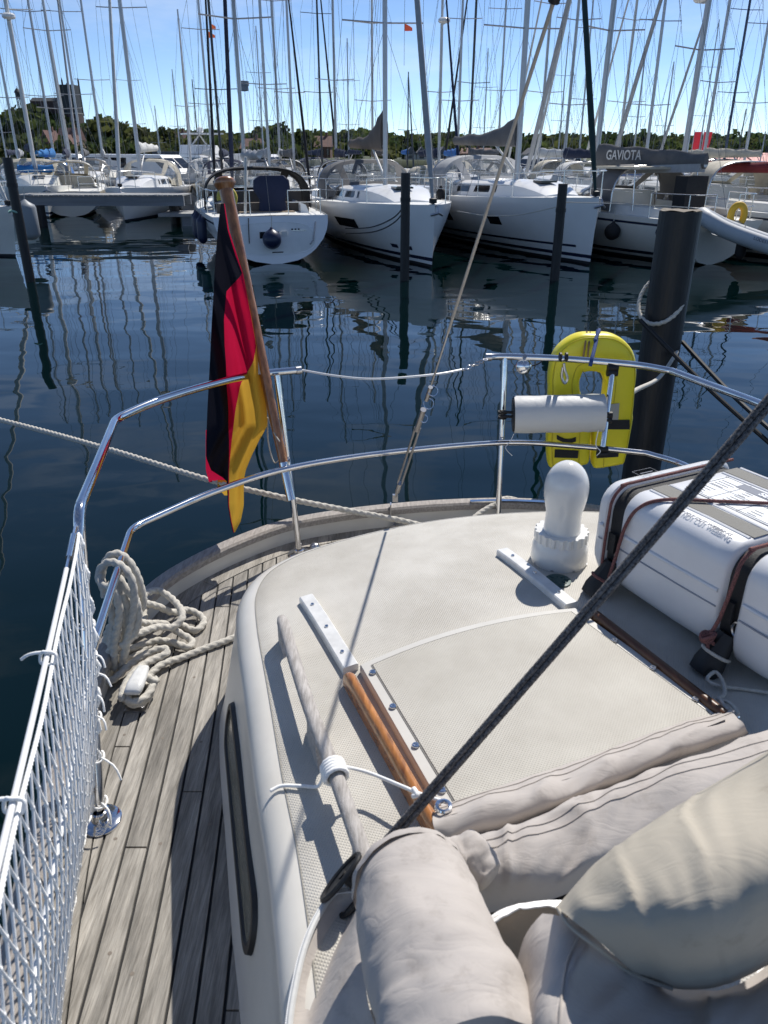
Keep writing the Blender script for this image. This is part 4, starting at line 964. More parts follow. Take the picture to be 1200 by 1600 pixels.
# left flap with its zip
def flap(i, j):
    L_ = [(565, 1392, .03), (520, 1402, .012), (492, 1440, .01), (470, 1490, .012), (455, 1545, .016), (445, 1600, .02), (440, 1680, .02)]
    R_ = [(600, 1380, .06), (585, 1405, .07), (575, 1460, .075), (570, 1510, .075), (575, 1560, .08), (590, 1620, .08), (600, 1700, .08)]
    l_ = spline([RP(*q) for q in L_], 6); r_ = spline([RP(*q) for q in R_], 6); t = j / 16
    p = l_[i].lerp(r_[i], t); dip = -.028 * math.sin(math.pi * min(1, t * 1.15)) * min(1, i / 8) + .012 * math.sin(t * 9 + i * .12)
    return p + Vector((0, 0, dip))
MB().grid([[flap(i, j) for j in range(17)] for i in range(37)]).build('side_flap', canvas, cv, smooth=180)
mb = MB()
for i in range(110):
    t = i / 110 * 36; p = flap(int(t), 0).lerp(flap(min(36, int(t) + 1), 0), t % 1); q = flap(min(36, int(t) + 1), 0) - flap(int(t), 0); s_ = Vector((-q.y, q.x, 0)).normalized()
    mb.box(p + s_ * .003 + Vector((0, 0, .003)), (.0055, .0022, .003), Matrix.Rotation(math.atan2(s_.y, s_.x), 3, 'Z'))
tag(mb.build('zip_teeth', pvc, cv, smooth=0, fix=False), kind='stuff')
MB().tube([flap(i, 0) + Vector((.006, 0, .002)) for i in range(37)], .005, 8).build('zip_tape', whitecloth, cv)
# upright padded roll and the big near roll
def dep(u, v, d): return ray(u, v) * d + Vector((0, 0, CAMZ))
pr_pts = [dep(636, 1372, 1.055), dep(638, 1376, 1.05), dep(644, 1392, 1.03), dep(662, 1450, .97), dep(690, 1530, .89), dep(712, 1590, .845), dep(735, 1680, .79)]
cloth_roll(pr_pts, [.052, .069, .076, .082, .085, .087, .087], seg=56, wr=.07, fr=5, seed=21, foldk=0).build('padded_roll', canvas, cv, smooth=60)
mb = MB(); P_ = spline(pr_pts, 14); lip = []
for ring_r, adv in ((.060, 0), (.074, .004), (.079, .012), (.078, .02)):
    i_ = 12; t_ = (P_[i_ + 1] - P_[i_]).normalized(); o_ = t_.orthogonal().normalized()
    lip.append([P_[i_] + t_ * (adv - .012) + Matrix.Rotation(2 * math.pi * k / 56, 3, t_) @ (o_ * (ring_r + .0035 * noise.noise(Vector((k * .45, adv * 60, 3))))) for k in range(56)])
mb.grid(lip, cv=True); mb.build('turned_hem', canvas, cv, smooth=60)
cloth_roll([dep(700, 1350, 1.09), dep(735, 1345, 1.09), dep(765, 1372, 1.07)], [.03, .035, .02], wr=.2, fr=4, seed=2).build('tucked_corner', canvas, cv, smooth=180)
hood = based(thing('canvas_hood_roll', 'large out-of-focus taupe canvas roll in the lower right corner', 'canvas roll', dep(1100, 1500, .7)))
RPo = RP
RP = lambda u, v, z: G(u, v, z)
sheet([[(868, 1418, 1.90), (930, 1350, 1.92), (1020, 1283, 1.94), (1110, 1228, 1.95), (1230, 1155, 1.96)], [(868, 1420, 1.98), (930, 1352, 2.02), (1020, 1286, 2.05), (1110, 1231, 2.06), (1230, 1158, 2.07)], [(876, 1424, 2.03), (936, 1362, 2.07), (1026, 1298, 2.10), (1116, 1246, 2.11), (1235, 1180, 2.12)],
       [(890, 1434, 2.045), (970, 1392, 2.09), (1060, 1338, 2.12), (1140, 1290, 2.13), (1245, 1235, 2.14)], [(910, 1450, 2.045), (1000, 1425, 2.09), (1085, 1385, 2.12), (1160, 1345, 2.13), (1250, 1300, 2.14)], [(935, 1475, 2.03), (1020, 1465, 2.07), (1100, 1440, 2.10), (1175, 1405, 2.11), (1255, 1360, 2.12)],
       [(965, 1502, 1.99), (1040, 1502, 2.03), (1115, 1490, 2.05), (1190, 1455, 2.06), (1260, 1410, 2.07)], [(1000, 1530, 1.90), (1060, 1545, 1.92), (1130, 1540, 1.93), (1205, 1505, 1.95), (1265, 1460, 1.96)]], wr=.010, fr=5, seed=5, crease=.006).build('hood_roll', canvasd, hood, smooth=180)
shu = sheet([[(848, 1428, 1.93), (900, 1440, 1.99), (970, 1500, 1.965), (1060, 1540, 1.89), (1150, 1540, 1.91), (1270, 1450, 1.93)], [(818, 1470, 1.89), (872, 1488, 1.985), (960, 1540, 1.965), (1060, 1580, 1.92), (1160, 1570, 1.94), (1280, 1500, 1.96)], [(804, 1530, 1.85), (860, 1545, 1.985), (955, 1590, 1.965), (1065, 1630, 1.93), (1165, 1620, 1.95), (1290, 1560, 1.97)],
       [(800, 1600, 1.83), (852, 1610, 1.98), (955, 1650, 1.965), (1070, 1680, 1.93), (1170, 1680, 1.95), (1300, 1630, 1.97)], [(800, 1720, 1.80), (850, 1730, 1.96), (960, 1760, 1.95), (1080, 1780, 1.92), (1180, 1780, 1.94), (1310, 1730, 1.96)]], wr=.012, fr=5, seed=15, crease=.009)
shu.build('under_fold', canvas, hood, smooth=180)
MB().tube([shu.pts[17][k] + Vector((0, 0, .001)) for k in range(0, len(shu.pts[17]))], .0013, 5).build('stitch_line', stitch, hood)
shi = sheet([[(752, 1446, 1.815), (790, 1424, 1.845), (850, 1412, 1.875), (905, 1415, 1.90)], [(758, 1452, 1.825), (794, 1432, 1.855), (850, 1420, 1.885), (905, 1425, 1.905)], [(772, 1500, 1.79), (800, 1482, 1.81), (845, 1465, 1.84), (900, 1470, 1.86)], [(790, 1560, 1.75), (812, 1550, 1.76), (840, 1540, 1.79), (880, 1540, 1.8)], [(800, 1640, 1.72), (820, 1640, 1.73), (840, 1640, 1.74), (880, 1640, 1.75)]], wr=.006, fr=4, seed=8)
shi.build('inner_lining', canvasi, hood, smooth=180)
RP = RPo
mb = MB()
for k_ in (1, 7):
    for q, q2 in zip(shi.pts, shi.pts[1:]):
        for t in (0, .5):
            p = q[k_].lerp(q2[k_], t) + Vector((0, 0, .002)); d_ = (q2[k_] - q[k_]).normalized(); mb.box(p, (.0021, .0058, .0026), Matrix.Rotation(math.atan2(d_.y, d_.x), 3, 'Z'))
tag(mb.build('zip_teeth', pvc, hood, smooth=0, fix=False), kind='stuff')
MB().tube(spline([G(872, 1420, 2.028), G(892, 1448, 2.035), G(930, 1478, 2.025), G(985, 1520, 1.955), G(1050, 1545, 1.925)], 8), .0022, 6).build('piping', canvasd, hood)
# ------------------------------------------------------------------ near piles and their lines
def pile(name, label, x, y, r, top, group=None, cap=True, lean=(0, 0)):
    o = based(thing(name, label, 'pile', (x, y, 0), group=group))
    l0, l1 = Vector((x - lean[0] * .3, y - lean[1] * .3, -1.2)), Vector((x + lean[0], y + lean[1], top))
    MB().tube([l0, l0.lerp(l1, .5), l1], r, 28, prof=lambda i, th: 1 + .012 * math.sin(3 * th + i)).build('pile_shaft', pile_m, o, smooth=60)
    if cap:
        mb = MB(); ring = [l1 + Vector((r * .97 * math.cos(a), r * .97 * math.sin(a), .004 + .012 * noise.noise(Vector((math.cos(a) * 2, math.sin(a) * 2, x))))) for a in [2 * math.pi * k / 28 for k in range(28)]]
        mb.fan(ring); mb.build('pile_top', M('pile_top' + name, (.22, .19, .15), .9, var=.3, vscale=40, bump=.6, bscale=90), o)
    return o
pile('mooring_pile', 'thick black mooring pile close behind the yellow lifebuoy', 1.805, 5.0, .125, 2.42)
pile('mooring_pile', 'black mooring pile at the far left end of the stern line', -3.5, 4.45, .125, 2.4)
wl = based(thing('pile_rope', 'white rope looped round the thick near pile and led to the stern', 'rope', (1.8, 4.9, 1.6)))
c = Vector((1.77, 5.0, 1.9)); loop = [c + Vector((.138 * math.cos(a), .138 * math.sin(a), .14 * math.sin(a + .6))) for a in [2 * math.pi * k / 20 for k in range(20)]]
MB().rope(loop + [loop[0]], .014, seg=10).build('rope_loop', ropew, wl, smooth=180, fix=False)
MB().rope(spline([GY(1058, 550, 4.87), GY(1030, 590, 4.4), GY(990, 612, 3.5), GY(960, 640, 3.2)], 8), .012, seg=10).build('rope_lead', ropew, wl, smooth=180, fix=False)
for k, (a, b, lbl) in enumerate((((1000, 500), (1225, 712), 'lower of two black mooring lines led right from the near pile'), ((1066, 534), (1225, 690), 'upper of two black mooring lines led right from the near pile'))):
    o = based(thing('black_mooring_line', lbl, 'rope', GY(*a, 4.86)))
    p0 = GY(*a, 4.86 if k == 0 else 5.0); p1 = GY(*b, 4.1); MB().tube(spline([p0, p0.lerp(p1, .5) + Vector((0, 0, -.02)), p1, p1 + (p1 - p0) * .8 + Vector((0, 0, .05))], 8), .014, 8).build('black_line', rubberb, o)
# ================================================================== harbour: piles, pier, boats
ywhite = M('yacht_white', (.82, .82, .81), .25, var=.04, vscale=.8)
yoff = M('yacht_offwhite', (.76, .75, .70), .3, var=.05, vscale=.9)
ycream = M('yacht_cream', (.62, .58, .49), .3, var=.05, vscale=.9)
navy = M('navy_gel', (.012, .02, .05), .25)
antif = M('antifouling', (.02, .022, .028), .7)
deckw = M('deck_light', (.74, .74, .71), .5, var=.05, vscale=2)
teakfar = M('teak_far', (.30, .23, .16), .7, var=.15, vscale=4)
darkwin = M('dark_window', (.012, .014, .018), .06, spec=.6)
mastal = M('mast_alloy', (.48, .48, .49), .38, .55, var=.06, vscale=1.5)
mastwh = M('mast_white', (.66, .66, .64), .4)
mastdk = M('mast_dark', (.03, .03, .035), .4)
mastbl = M('mast_blue', (.02, .035, .10), .4)
wire = M('rig_wire', (.16, .165, .17), .4, .4)
sst = M('rail_steel', (.6, .6, .6), .25, .9)
def fab(n, c): return M('fabric_' + n, c, .85, var=.12, vscale=3, bump=.25, bscale=9, bdist=.03)
FAB = {'grey': fab('grey', (.12, .12, .122)), 'brown': fab('brown', (.11, .09, .075)), 'navy': fab('navy', (.016, .024, .06)), 'blue': fab('blue', (.04, .17, .48)), 'red': fab('red', (.22, .03, .035)),
       'cream': fab('cream', (.52, .48, .39)), 'black': fab('black', (.018, .018, .02)), 'white': fab('white', (.62, .62, .60)), 'green': fab('green', (.02, .045, .045)), 'lgrey': fab('lgrey', (.38, .39, .40)), 'bblue': fab('bblue', (.02, .16, .42))}
def vinyl():
    m = bpy.data.materials.new('clear_vinyl'); m.use_nodes = True; n = m.node_tree; l = n.links.new; b = n.nodes['Principled BSDF']
    b.inputs['Base Color'].default_value = (.30, .34, .37, 1); b.inputs['Roughness'].default_value = .10; b.inputs['Alpha'].default_value = .30
    tc = n.nodes.new('ShaderNodeTexCoord'); nz = n.nodes.new('ShaderNodeTexNoise'); nz.inputs['Scale'].default_value = 5; bp = n.nodes.new('ShaderNodeBump'); bp.inputs['Strength'].default_value = .4; bp.inputs['Distance'].default_value = .05
    l(tc.outputs['Object'], nz.inputs['Vector']); l(nz.outputs[0], bp.inputs['Height']); l(bp.outputs[0], b.inputs['Normal']); return m
vin = vinyl()
def shared(o, name, parent, loc=(0, 0, 0)):
    c = o.copy(); c.name = name; link(c); c.parent = parent; c.location = loc; return c

def make_yacht(name, label, pos, bow, Lf=5, La=6, B=1.8, fbb=1.35, fbs=1.1, ws=.78, hullm=None, stripe=None, boot=None, top=14.0, hood='grey', cover='grey', furl='lgrey', mastm=None,
               boomz=2.75, boomL=None, detail=2, windows=2, hullwin=(), tw=.45, chull=.5, group='yachts moored in the harbour', spr=(6.1, 10.2), peak=.0, radar=0, rake=.25, strake=.28, sprw=None, cabm=None, hoodw=None, backdark=False, lean=0.0, coverh=.34, mr=.075):
    rz = math.atan2(bow[1], bow[0]); root = thing(name, label, 'yacht', (pos[0], pos[1], 0), rz, group)
    hullm = hullm or ywhite; mastm = mastm or mastal; Lt = Lf + La; N = 26 if detail > 1 else 14
    zk0 = -.35
    def bw(s):
        f = ws + (1 - ws) * math.sin(math.pi / 2 * min(1, s / .45)) if s < .45 else max(0.0, 1 - ((s - .45) / .55) ** 2.1) ** .85
        return B * f
    def zs(s): return fbs + (fbb - fbs) * s ** 1.4
    def hx(s, z): return -La + Lt * s + (z / zs(s) - 1) * rake * s ** 5 + strake * (1 - s) ** 7 * (z / zs(s))
    def hw(s, z):
        zk = zk0 + (.33) * max(0, 1 - s / .35) ** 1.5 + .25 * max(0, (s - .8) / .2) ** 2
        q = max(0, min(1, (zs(s) - z) / (zs(s) - zk))); e = 2.05 - .65 * s; g = .52 + .43 * s
        return bw(s) * max(0, 1 - q ** e) ** g, max(z, zk)
    def lev(s):
        t = zs(s); return [t, t - .04, t - .13, t - .19, t * .68, t * .5, .34, .24, .15, .07, -.04, -.2, -.36]
    mix = {1: 0, 2: 1 if stripe else 0, 6: 0, 7: 2 if boot else 0, 8: 0, 9: 3, 10: 3, 11: 3}
    rows = []
    for i in range(N + 1):
        s = (i / N) ** .9; lv = lev(s); side = []
        for z in lv:
            y, zz = hw(s, z); side.append((hx(s, zz), y, zz))
        rows.append([Vector(p) for p in side] + [Vector((p[0], -p[1], p[2])) for p in reversed(side)])
    nl = 13
    mb = MB(); mb.grid(rows, mis=lambda i, j: mix.get(j if j < nl else 2 * nl - 2 - j, 0)); mb.f.append([k for k in range(len(rows[0]))]); mb.m.append(0)
    hullo = mb.build('hull', [hullm, stripe or hullm, boot or hullm, antif], root, off=(0, 0, 0), smooth=50)
    # deck
    mb = MB(); drows = []
    for i in range(N + 1):
        s = (i / N) ** .9; z = zs(s) - .03; y, _ = hw(s, zs(s)); x = hx(s, zs(s)); drows.append([Vector((x, y * k, z + .05 * (1 - k * k))) for k in (.985, .5, 0, -.5, -.985)])
    mb.grid(drows); mb.build('deck', deckw, root, off=(0, 0, 0), smooth=50)
    S_ = lambda x: (x + La) / Lt
    # cabin
    xa, xf = -La * .30, Lf * .60; hc = chull; cab = []
    xs = [xa + (xf - xa) * k / 12 for k in range(13)]
    def cabp(x, k):   # k 0..1 up the side
        t = (x - xa) / (xf - xa); wd = min(bw(S_(x)) * .68, B * .66) * (1 - .25 * max(0, t - .6) / .4); h = hc * (1 - .15 * t) * (1 - max(0, (t - .62) / .38) ** 2 * .85); zb = zs(S_(x)) - .02
        return wd * (1 - .10 * k), zb + h * k, zb + h
    for x in xs:
        w0, z0, zt = cabp(x, 0); w1, z1, _ = cabp(x, .85)
        cab.append([Vector((x, w0, z0)), Vector((x, w1, z1)), Vector((x, w1 * .86, zt)), Vector((x, 0, zt + .05)), Vector((x, -w1 * .86, zt)), Vector((x, -w1, z1)), Vector((x, -w0, z0))])
    mb = MB(); mb.grid(cab); mb.add(cab[0], [range(7)]); mb.add(cab[-1], [range(7)]); cabo = mb.build('cabin', cabm or hullm, root, off=(0, 0, 0), smooth=45)
    nwin = windows
    for sg in (1, -1):
        for k in range(nwin):
            a = xa + (xf - xa) * (.06 + .62 * k / nwin); b = xa + (xf - xa) * (.06 + .62 * (k + .8) / nwin); r_ = []
            for kk in (.3, .75): r_.append([Vector((x, sg * (cabp(x, kk)[0] + .006), cabp(x, kk)[1])) for x in (a + (.06 if kk > .5 else 0), (a + b) / 2, b)])
            MB().grid(r_).build('cabin_window', darkwin, cabo, off=(0, 0, 0), smooth=0)
    for x0, x1, z0, z1 in hullwin:
        for sg in (1, -1):
            r_ = [[Vector((hx(S_(x), z), sg * (hw(S_(x), z)[0] + .006), z)) for x in (x0, (x0 + x1) / 2, x1)] for z in (z0, (z0 + z1) / 2, z1)]
            MB().grid(r_).build('hull_window', darkwin, hullo, off=(0, 0, 0), smooth=0)
    # mast and rig
    zc = cabp(0, 1)[2] + .03; ax_ = Vector((lean, 0, 0)); mt = lambda z: Vector((-.012 * (z - zc), lean * (z - zc), z))
    mo_ = MB().tube([mt(zc), mt(zc + (top - zc) * .6), mt(top)], [mr * 1.15, mr * 1.1, mr * .8], 12, ell=.7).build('mast', mastm, root, off=(0, 0, 0))
    sw = sprw or B * .62
    for z in spr:
        if z < top - 1:
            for sg in (1, -1): MB().tube([mt(z), mt(z) + Vector((-.18, sg * sw, .06))], .022, 6).build('spreader', mastm, mo_, off=(0, 0, 0))
    bowp = Vector((hx(.985, zs(1)), 0, zs(1) + .02)); sternp = Vector((-La + .15 + strake, 0, zs(0)))
    wr_ = .0058 if detail > 1 else .0075
    zspr = [z for z in spr if z < top - 1]
    for sg in (1, -1):
        cp = Vector((-.25, sg * bw(S_(-.25)) * .93, zs(S_(0)))); pts_ = [cp] + [mt(z) + Vector((-.18, sg * sw, .06)) for z in zspr] + [mt(top * .985)]
        MB().tube(pts_, wr_, 5).build('shroud', wire, mo_, off=(0, 0, 0))
        if zspr: MB().tube([cp + Vector((.35, -sg * .06, 0)), mt(zspr[0] - .1)], wr_, 5).build('shroud', wire, mo_, off=(0, 0, 0))
    MB().tube([sternp, mt(top)], wr_, 5).build('backstay', wire, mo_, off=(0, 0, 0))
    # halyards slapping along the mast
    MB().tube([mt(zc + .3) + Vector((-.14, .06, 0)), mt(top * .95) + Vector((-.05, 0.02, 0))], .006, 4).build('halyard', wire, mo_, off=(0, 0, 0))
    if furl:
        f1_ = mt(top * .97) + Vector((.08, 0, 0)); MB().tube([bowp.lerp(f1_, t) for t in (0, .03, .1, .25, .55, .85, .97)], [.03, .05, .085, .075, .06, .04, .02] if detail > 1 else [.03, .05, .075, .07, .055, .04, .02], 9).build('furled_genoa', FAB[furl], root, off=(0, 0, 0))
        MB().lathe([(.02, 0), (.10, .02), (.10, .12), (.03, .14)], bowp, 12).build('furling_drum', rubberb, root, off=(0, 0, 0))
    else: MB().tube([bowp, mt(top)], wr_, 5).build('forestay', wire, mo_, off=(0, 0, 0))
    if radar:
        p = mt(radar) + Vector((.28, 0, 0)); MB().lathe([(.0003, -.11), (.22, -.10), (.28, -.05), (.28, .04), (.2, .11), (.0003, .13)], p, 20).build('radar_dome', ywhite, mo_, off=(0, 0, 0)); MB().beam(mt(radar - .12), p + Vector((0, 0, -.12)), .12, .04).build('radar_bracket', mastm, mo_, off=(0, 0, 0))
    if cover:
        bl = boomL or La * .72; b0, b1 = Vector((-.1, 0, boomz)), Vector((-bl, 0, boomz + .08))
        bo = MB().tube([b0, b1], .07, 10).build('boom', mastm, root, off=(0, 0, 0))
        rows = []
        for k in range(16):
            t = k / 15; p = b0.lerp(b1, t); h = coverh * (1 - .58 * t) + .03 * math.sin(k * 1.3) + peak * max(0, 1 - t / .42) ** 1.0; wv = .02 * math.sin(k * 2.3)
            ring = [(0, h + .03), (.05, h), (.115, h * .6), (.13, h * .25), (.10, -.03), (.03, -.10), (-.03, -.10), (-.10, -.03), (-.13, h * .25), (-.115, h * .6), (-.05, h)]
            rows.append([p + Vector((0, y * (1 - .35 * t) + wv * (z / (h + .05)), z)) for y, z in ring])
        mb = MB(); mb.grid(rows, cv=True); mb.fan(rows[0]); mb.fan(rows[-1]); mb.build('sail_cover', FAB[cover], bo, off=(0, 0, 0), smooth=60)
        MB().tube([Vector((-.05, 0, zc + .2)), Vector((-bl * .32, 0, boomz - .05))], .035, 8).build('vang', mastwh if detail > 1 else mastm, root, off=(0, 0, 0))
        for sg in (1, -1):
            for t in (.35, .7): MB().tube([b0.lerp(b1, t) + Vector((0, sg * .1, .1)), mt(top * .55)], .0045, 4).build('lazy_jack', wire, bo, off=(0, 0, 0))
    if hood:
        hx0, hx1, hx2 = xa - 1.05, xa - .1, xa + .75; wz = zs(S_(xa)); hwid = hoodw or min(B * .78, bw(S_(xa)) * .9); zt = cabp(xa, 1)[2] + .72
        def hoop(x, ztop, zb, wd, n=14):
            o_ = []
            for k in range(n + 1):
                a = math.pi * k / n; c_, s__ = math.cos(a), math.sin(a); o_.append(Vector((x, wd * math.copysign(abs(c_) ** .62, c_), zb + (ztop - zb) * s__ ** .6)))
            return o_
        A, Bq, Cq = hoop(hx0, zt - .02, wz, hwid), hoop(hx1, zt, wz, hwid * .98), hoop(hx2, cabp(hx2, 1)[2] + .02, wz + .1, hwid * .86)
        top1 = [a.lerp(b, .5) + Vector((0, 0, .03)) for a, b in zip(A, Bq)]
        ho = MB().grid([A, top1, Bq]).build('sprayhood', FAB[hood], root, off=(0, 0, 0), smooth=60)
        # front panel: clear window framed by cloth
        F = [[b.lerp(c, t) for b, c in zip(Bq, Cq)] for t in (0, .14, .86, 1)]
        mb = MB(); mb.grid(F[0:2]); mb.grid(F[2:4]); n = len(A)
        for k0, k1 in ((0, 1), (4, 5), (9, 10), (13, 14)): mb.grid([[F[1][j] for j in range(k0, k1 + 1)], [F[2][j] for j in range(k0, k1 + 1)]])
        mb.build('hood_frame_cloth', FAB[hood], ho, off=(0, 0, 0), smooth=60)
        for k0, k1 in ((1, 4), (5, 9), (10, 13)): MB().grid([[F[1][j] for j in range(k0, k1 + 1)], [F[2][j] for j in range(k0, k1 + 1)]]).build('hood_window', vin, ho, off=(0, 0, 0), smooth=60)
        MB().tube(A, .022, 8).build('hood_hoop', sst if not backdark else FAB['black'], ho, off=(0, 0, 0))
    if detail > 0:
        # pulpit and pushpit
        r_ = .014 if detail > 1 else .018; zb = zs(1) + .62
        pul = [Vector((hx(.80, fbb), sg * bw(.80) * .95, zs(.8) + .6)) for sg in (1, -1)]; nose = Vector((hx(1, fbb) + .05, 0, zb))
        pp = spline([pul[0], Vector((hx(.93, fbb), bw(.93) * .95, zb)), nose, Vector((hx(.93, fbb), -bw(.93) * .95, zb)), pul[1]], 6)
        po = MB().tube(pp, r_, 7).build('pulpit', sst, root, off=(0, 0, 0))
        for s in (.80, .93):
            for sg in (1, -1): MB().tube([Vector((hx(s, fbb), sg * bw(s) * .95, zs(s))), Vector((hx(s, fbb), sg * bw(s) * .95, zb if s > .9 else zs(s) + .6))], r_, 7).build('pulpit_leg', sst, po, off=(0, 0, 0))
        x0 = -La + .25 + strake; wq = bw(.04) * .94; zq = zs(0) + .62
        for sg in (1, -1):
            pq = spline([Vector((x0 + 1.3, sg * bw(.15) * .95, zq)), Vector((x0 + .3, sg * wq, zq)), Vector((x0 + .02, sg * wq * .85, zq)), Vector((x0, sg * wq * .35, zq))], 5)
            qo = MB().tube(pq, r_, 7).build('pushpit', sst, root, off=(0, 0, 0))
            MB().tube([p + Vector((0, 0, -.3)) for p in pq], r_ * .8, 7).build('pushpit_rail', sst, qo, off=(0, 0, 0))
            for q in (pq[0], pq[6], pq[-1]): MB().tube([q, Vector((q.x, q.y, zs(0)))], r_, 7).build('pushpit_leg', sst, qo, off=(0, 0, 0))
    if detail > 1:
        for sg in (1, -1):
            ss = [.16, .3, .43, .56, .68, .80]; tops = []
            for s in ss:
                b_ = Vector((hx(s, zs(s)), sg * bw(s) * .95, zs(s))); t_ = b_ + Vector((0, 0, .6)); tops.append(t_)
                if s not in (.16, .80): MB().tube([b_, t_], .012, 6).build('stanchion', sst, root, off=(0, 0, 0))
            MB().tube(tops, .006, 5).build('lifeline', sst, root, off=(0, 0, 0)); MB().tube([t - Vector((0, 0, .3)) for t in tops], .005, 5).build('lifeline', sst, root, off=(0, 0, 0))
        # cockpit: coamings, well and wheel
        x1 = xa - .15; x0 = -La + .9 + strake
        for sg in (1, -1):
            mb = MB(); rws = []
            for k in range(6):
                x = x0 + (x1 - x0) * k / 5; y = bw(S_(x)) * .60; z = zs(S_(x)); rws.append([Vector((x, sg * (y + .24), z - .02)), Vector((x, sg * (y + .15), z + .2)), Vector((x, sg * (y + .04), z + .24)), Vector((x, sg * y, z + .2)), Vector((x, sg * y, z - .02))])
            mb.grid(rws); mb.add(rws[0], [range(5)]); mb.build('coaming', hullm, root, off=(0, 0, 0), smooth=40)
        MB().box(((x0 + x1) / 2, 0, zs(.1) + .03), (x1 - x0, bw(.15) * 1.0, .02)).build('cockpit_sole', teakfar, root, off=(0, 0, 0))
        # hatch, winches, anchor
        p = Vector((Lf * .38, 0, cabp(Lf * .38, 1)[2] + .05)); MB().box(p + Vector((0, 0, .03)), (.5, .5, .05)).build('deck_hatch', darkwin, root, off=(0, 0, 0))
        for sg in (1, -1): MB().lathe([(.09, 0), (.08, .03), (.055, .06), (.06, .14), (.07, .16), (.0003, .17)], (xa - .5, sg * (bw(S_(xa - .5)) * .60 + .1), zs(S_(xa)) + .24), 14).build('winch', steelr, root, off=(0, 0, 0))
        mb = MB(); mb.tube([bowp + Vector((-.3, .05, 0)), bowp + Vector((.22, .05, -.06)), bowp + Vector((.30, .05, -.18))], .028, 7); mb.tube([bowp + Vector((.16, -.10, -.26)), bowp + Vector((.30, .05, -.2)), bowp + Vector((.16, .2, -.26))], .035, 7); mb.build('anchor', steelr, root, off=(0, 0, 0))
    root['hx'] = 0; del root['hx']
    return root, dict(hx=hx, hw=hw, zs=zs, bw=bw, S=S_, mt=mt, xa=xa, cabp=cabp, La=La, Lf=Lf, sternp=sternp, bowp=bowp)
def loc2w(root, p):
    return Matrix.Translation(root.location) @ Matrix.Rotation(root.rotation_euler.z, 4, 'Z') @ Vector(p)
# fenders
fnavy = M('fender_navy', (.012, .02, .06), .4, var=.1, vscale=9); fblk = M('fender_black', (.014, .014, .016), .7); fwht = M('fender_white', (.6, .6, .58), .4); fgry = M('fender_grey', (.24, .26, .28), .5)
def fender(label, p, mat, h=.55, r=.12, ball=False):
    o = based(thing('ball_fender' if ball else 'fender', label, 'fender', p, group='fenders hung on the moored boats'))
    if ball: prof = [(.0003, -r)] + [(r * math.cos(a), r * math.sin(a)) for a in [math.radians(-80 + 16 * k) for k in range(10)]] + [(.05, r * 1.05), (.035, r * 1.2), (.0003, r * 1.25)]
    else: prof = [(.0003, -h / 2), (r * .45, -h / 2 + .02), (r * .9, -h / 2 + .1), (r, -h / 2 + .17), (r, h / 2 - .17), (r * .9, h / 2 - .1), (r * .4, h / 2 - .02), (.03, h / 2 + .04), (.0003, h / 2 + .05)]
    MB().lathe(prof, p, 18).build('fender_body', mat, o); MB().tube([Vector(p) + Vector((0, 0, (r if ball else h / 2))), Vector(p) + Vector((.02, .05, (r if ball else h / 2) + .35))], .012, 6).build('fender_line', ropew, o)
    return o
# ------------------------------------------------------------------ front row
def W(u, v, Y): return GY(u, v, Y)
c1m = W(383, 270, 27); c1, c1d = make_yacht('moored_yacht', 'white yacht moored stern-on with blue ball fender on its rounded transom', (c1m.x, c1m.y), (-1.6, 5.5), Lf=4.4, La=5.75, B=1.72, fbb=1.3, fbs=1.16, ws=.90, stripe=navy, boot=navy,
     hood='black', cover='lgrey', furl='navy', top=13.5, boomz=2.55, boomL=3.6, strake=.62, spr=(6.3, 10), hoodw=1.55, backdark=True, chull=.42, coverh=.2)
c2m = W(602, 300, 25); c2, c2d = make_yacht('moored_yacht', 'white yacht with brown peaked sail bag and dark grey sprayhood, bow towards us', (c2m.x, c2m.y), (1.30, -4.6), Lf=4.55, La=6.4, B=1.9, fbb=1.52, fbs=1.3, ws=.85, boot=navy,
     hood='grey', cover='brown', furl='lgrey', top=15, boomz=2.85, boomL=4.4, rake=.12, hullwin=((.3, 1.6, .75, 1.0),), peak=.62, chull=.42, mr=.085, spr=(5.95, 10))
c3m = W(806, 300, 25.6); c3, c3d = make_yacht('moored_yacht', 'large white yacht with double dark waterline stripe and two square hull windows', (c3m.x, c3m.y), (1.42, -4.25), Lf=4.6, La=7.4, B=2.0, fbb=1.66, fbs=1.35, ws=.85, boot=navy, stripe=None,
     hood='lgrey', cover='grey', furl='green', top=16, boomz=2.95, boomL=4.9, rake=.1, hullwin=((1.1, 1.62, .80, 1.05), (-1.4, -.9, .75, 1.1)), chull=.46, mr=.095, peak=.35, spr=(5.9, 10))
c4m = W(930, 260, 26.2); c4, c4d = make_yacht('moored_yacht', 'off-white yacht lying stern-out under the grey Gaviota sail cover', (c4m.x, c4m.y), (-2.2, 5.1), Lf=4.2, La=5.3, B=1.75, fbb=1.4, fbs=1.12, ws=.62, hullm=yoff, stripe=navy, boot=navy,
     hood='grey', cover='grey', furl='lgrey', top=14, boomz=2.34, boomL=4.6, strake=-.5, spr=(5.9, 10), mr=.09, coverh=.56)
c5m = W(1066, 262, 28); c5, c5d = make_yacht('moored_yacht', 'white ketch-like yacht at right with dark red furled sail cover on boom', (c5m.x, c5m.y), (-2.0, 5.4), Lf=4.4, La=6.4, B=1.85, fbb=1.45, fbs=1.2, ws=.7, hullm=yoff, stripe=navy, boot=navy,
     hood='cream', cover='red', furl='lgrey', top=14.5, boomz=2.2, boomL=5.2, spr=(5.6, 10), radar=7.0, mr=.1, coverh=.26)
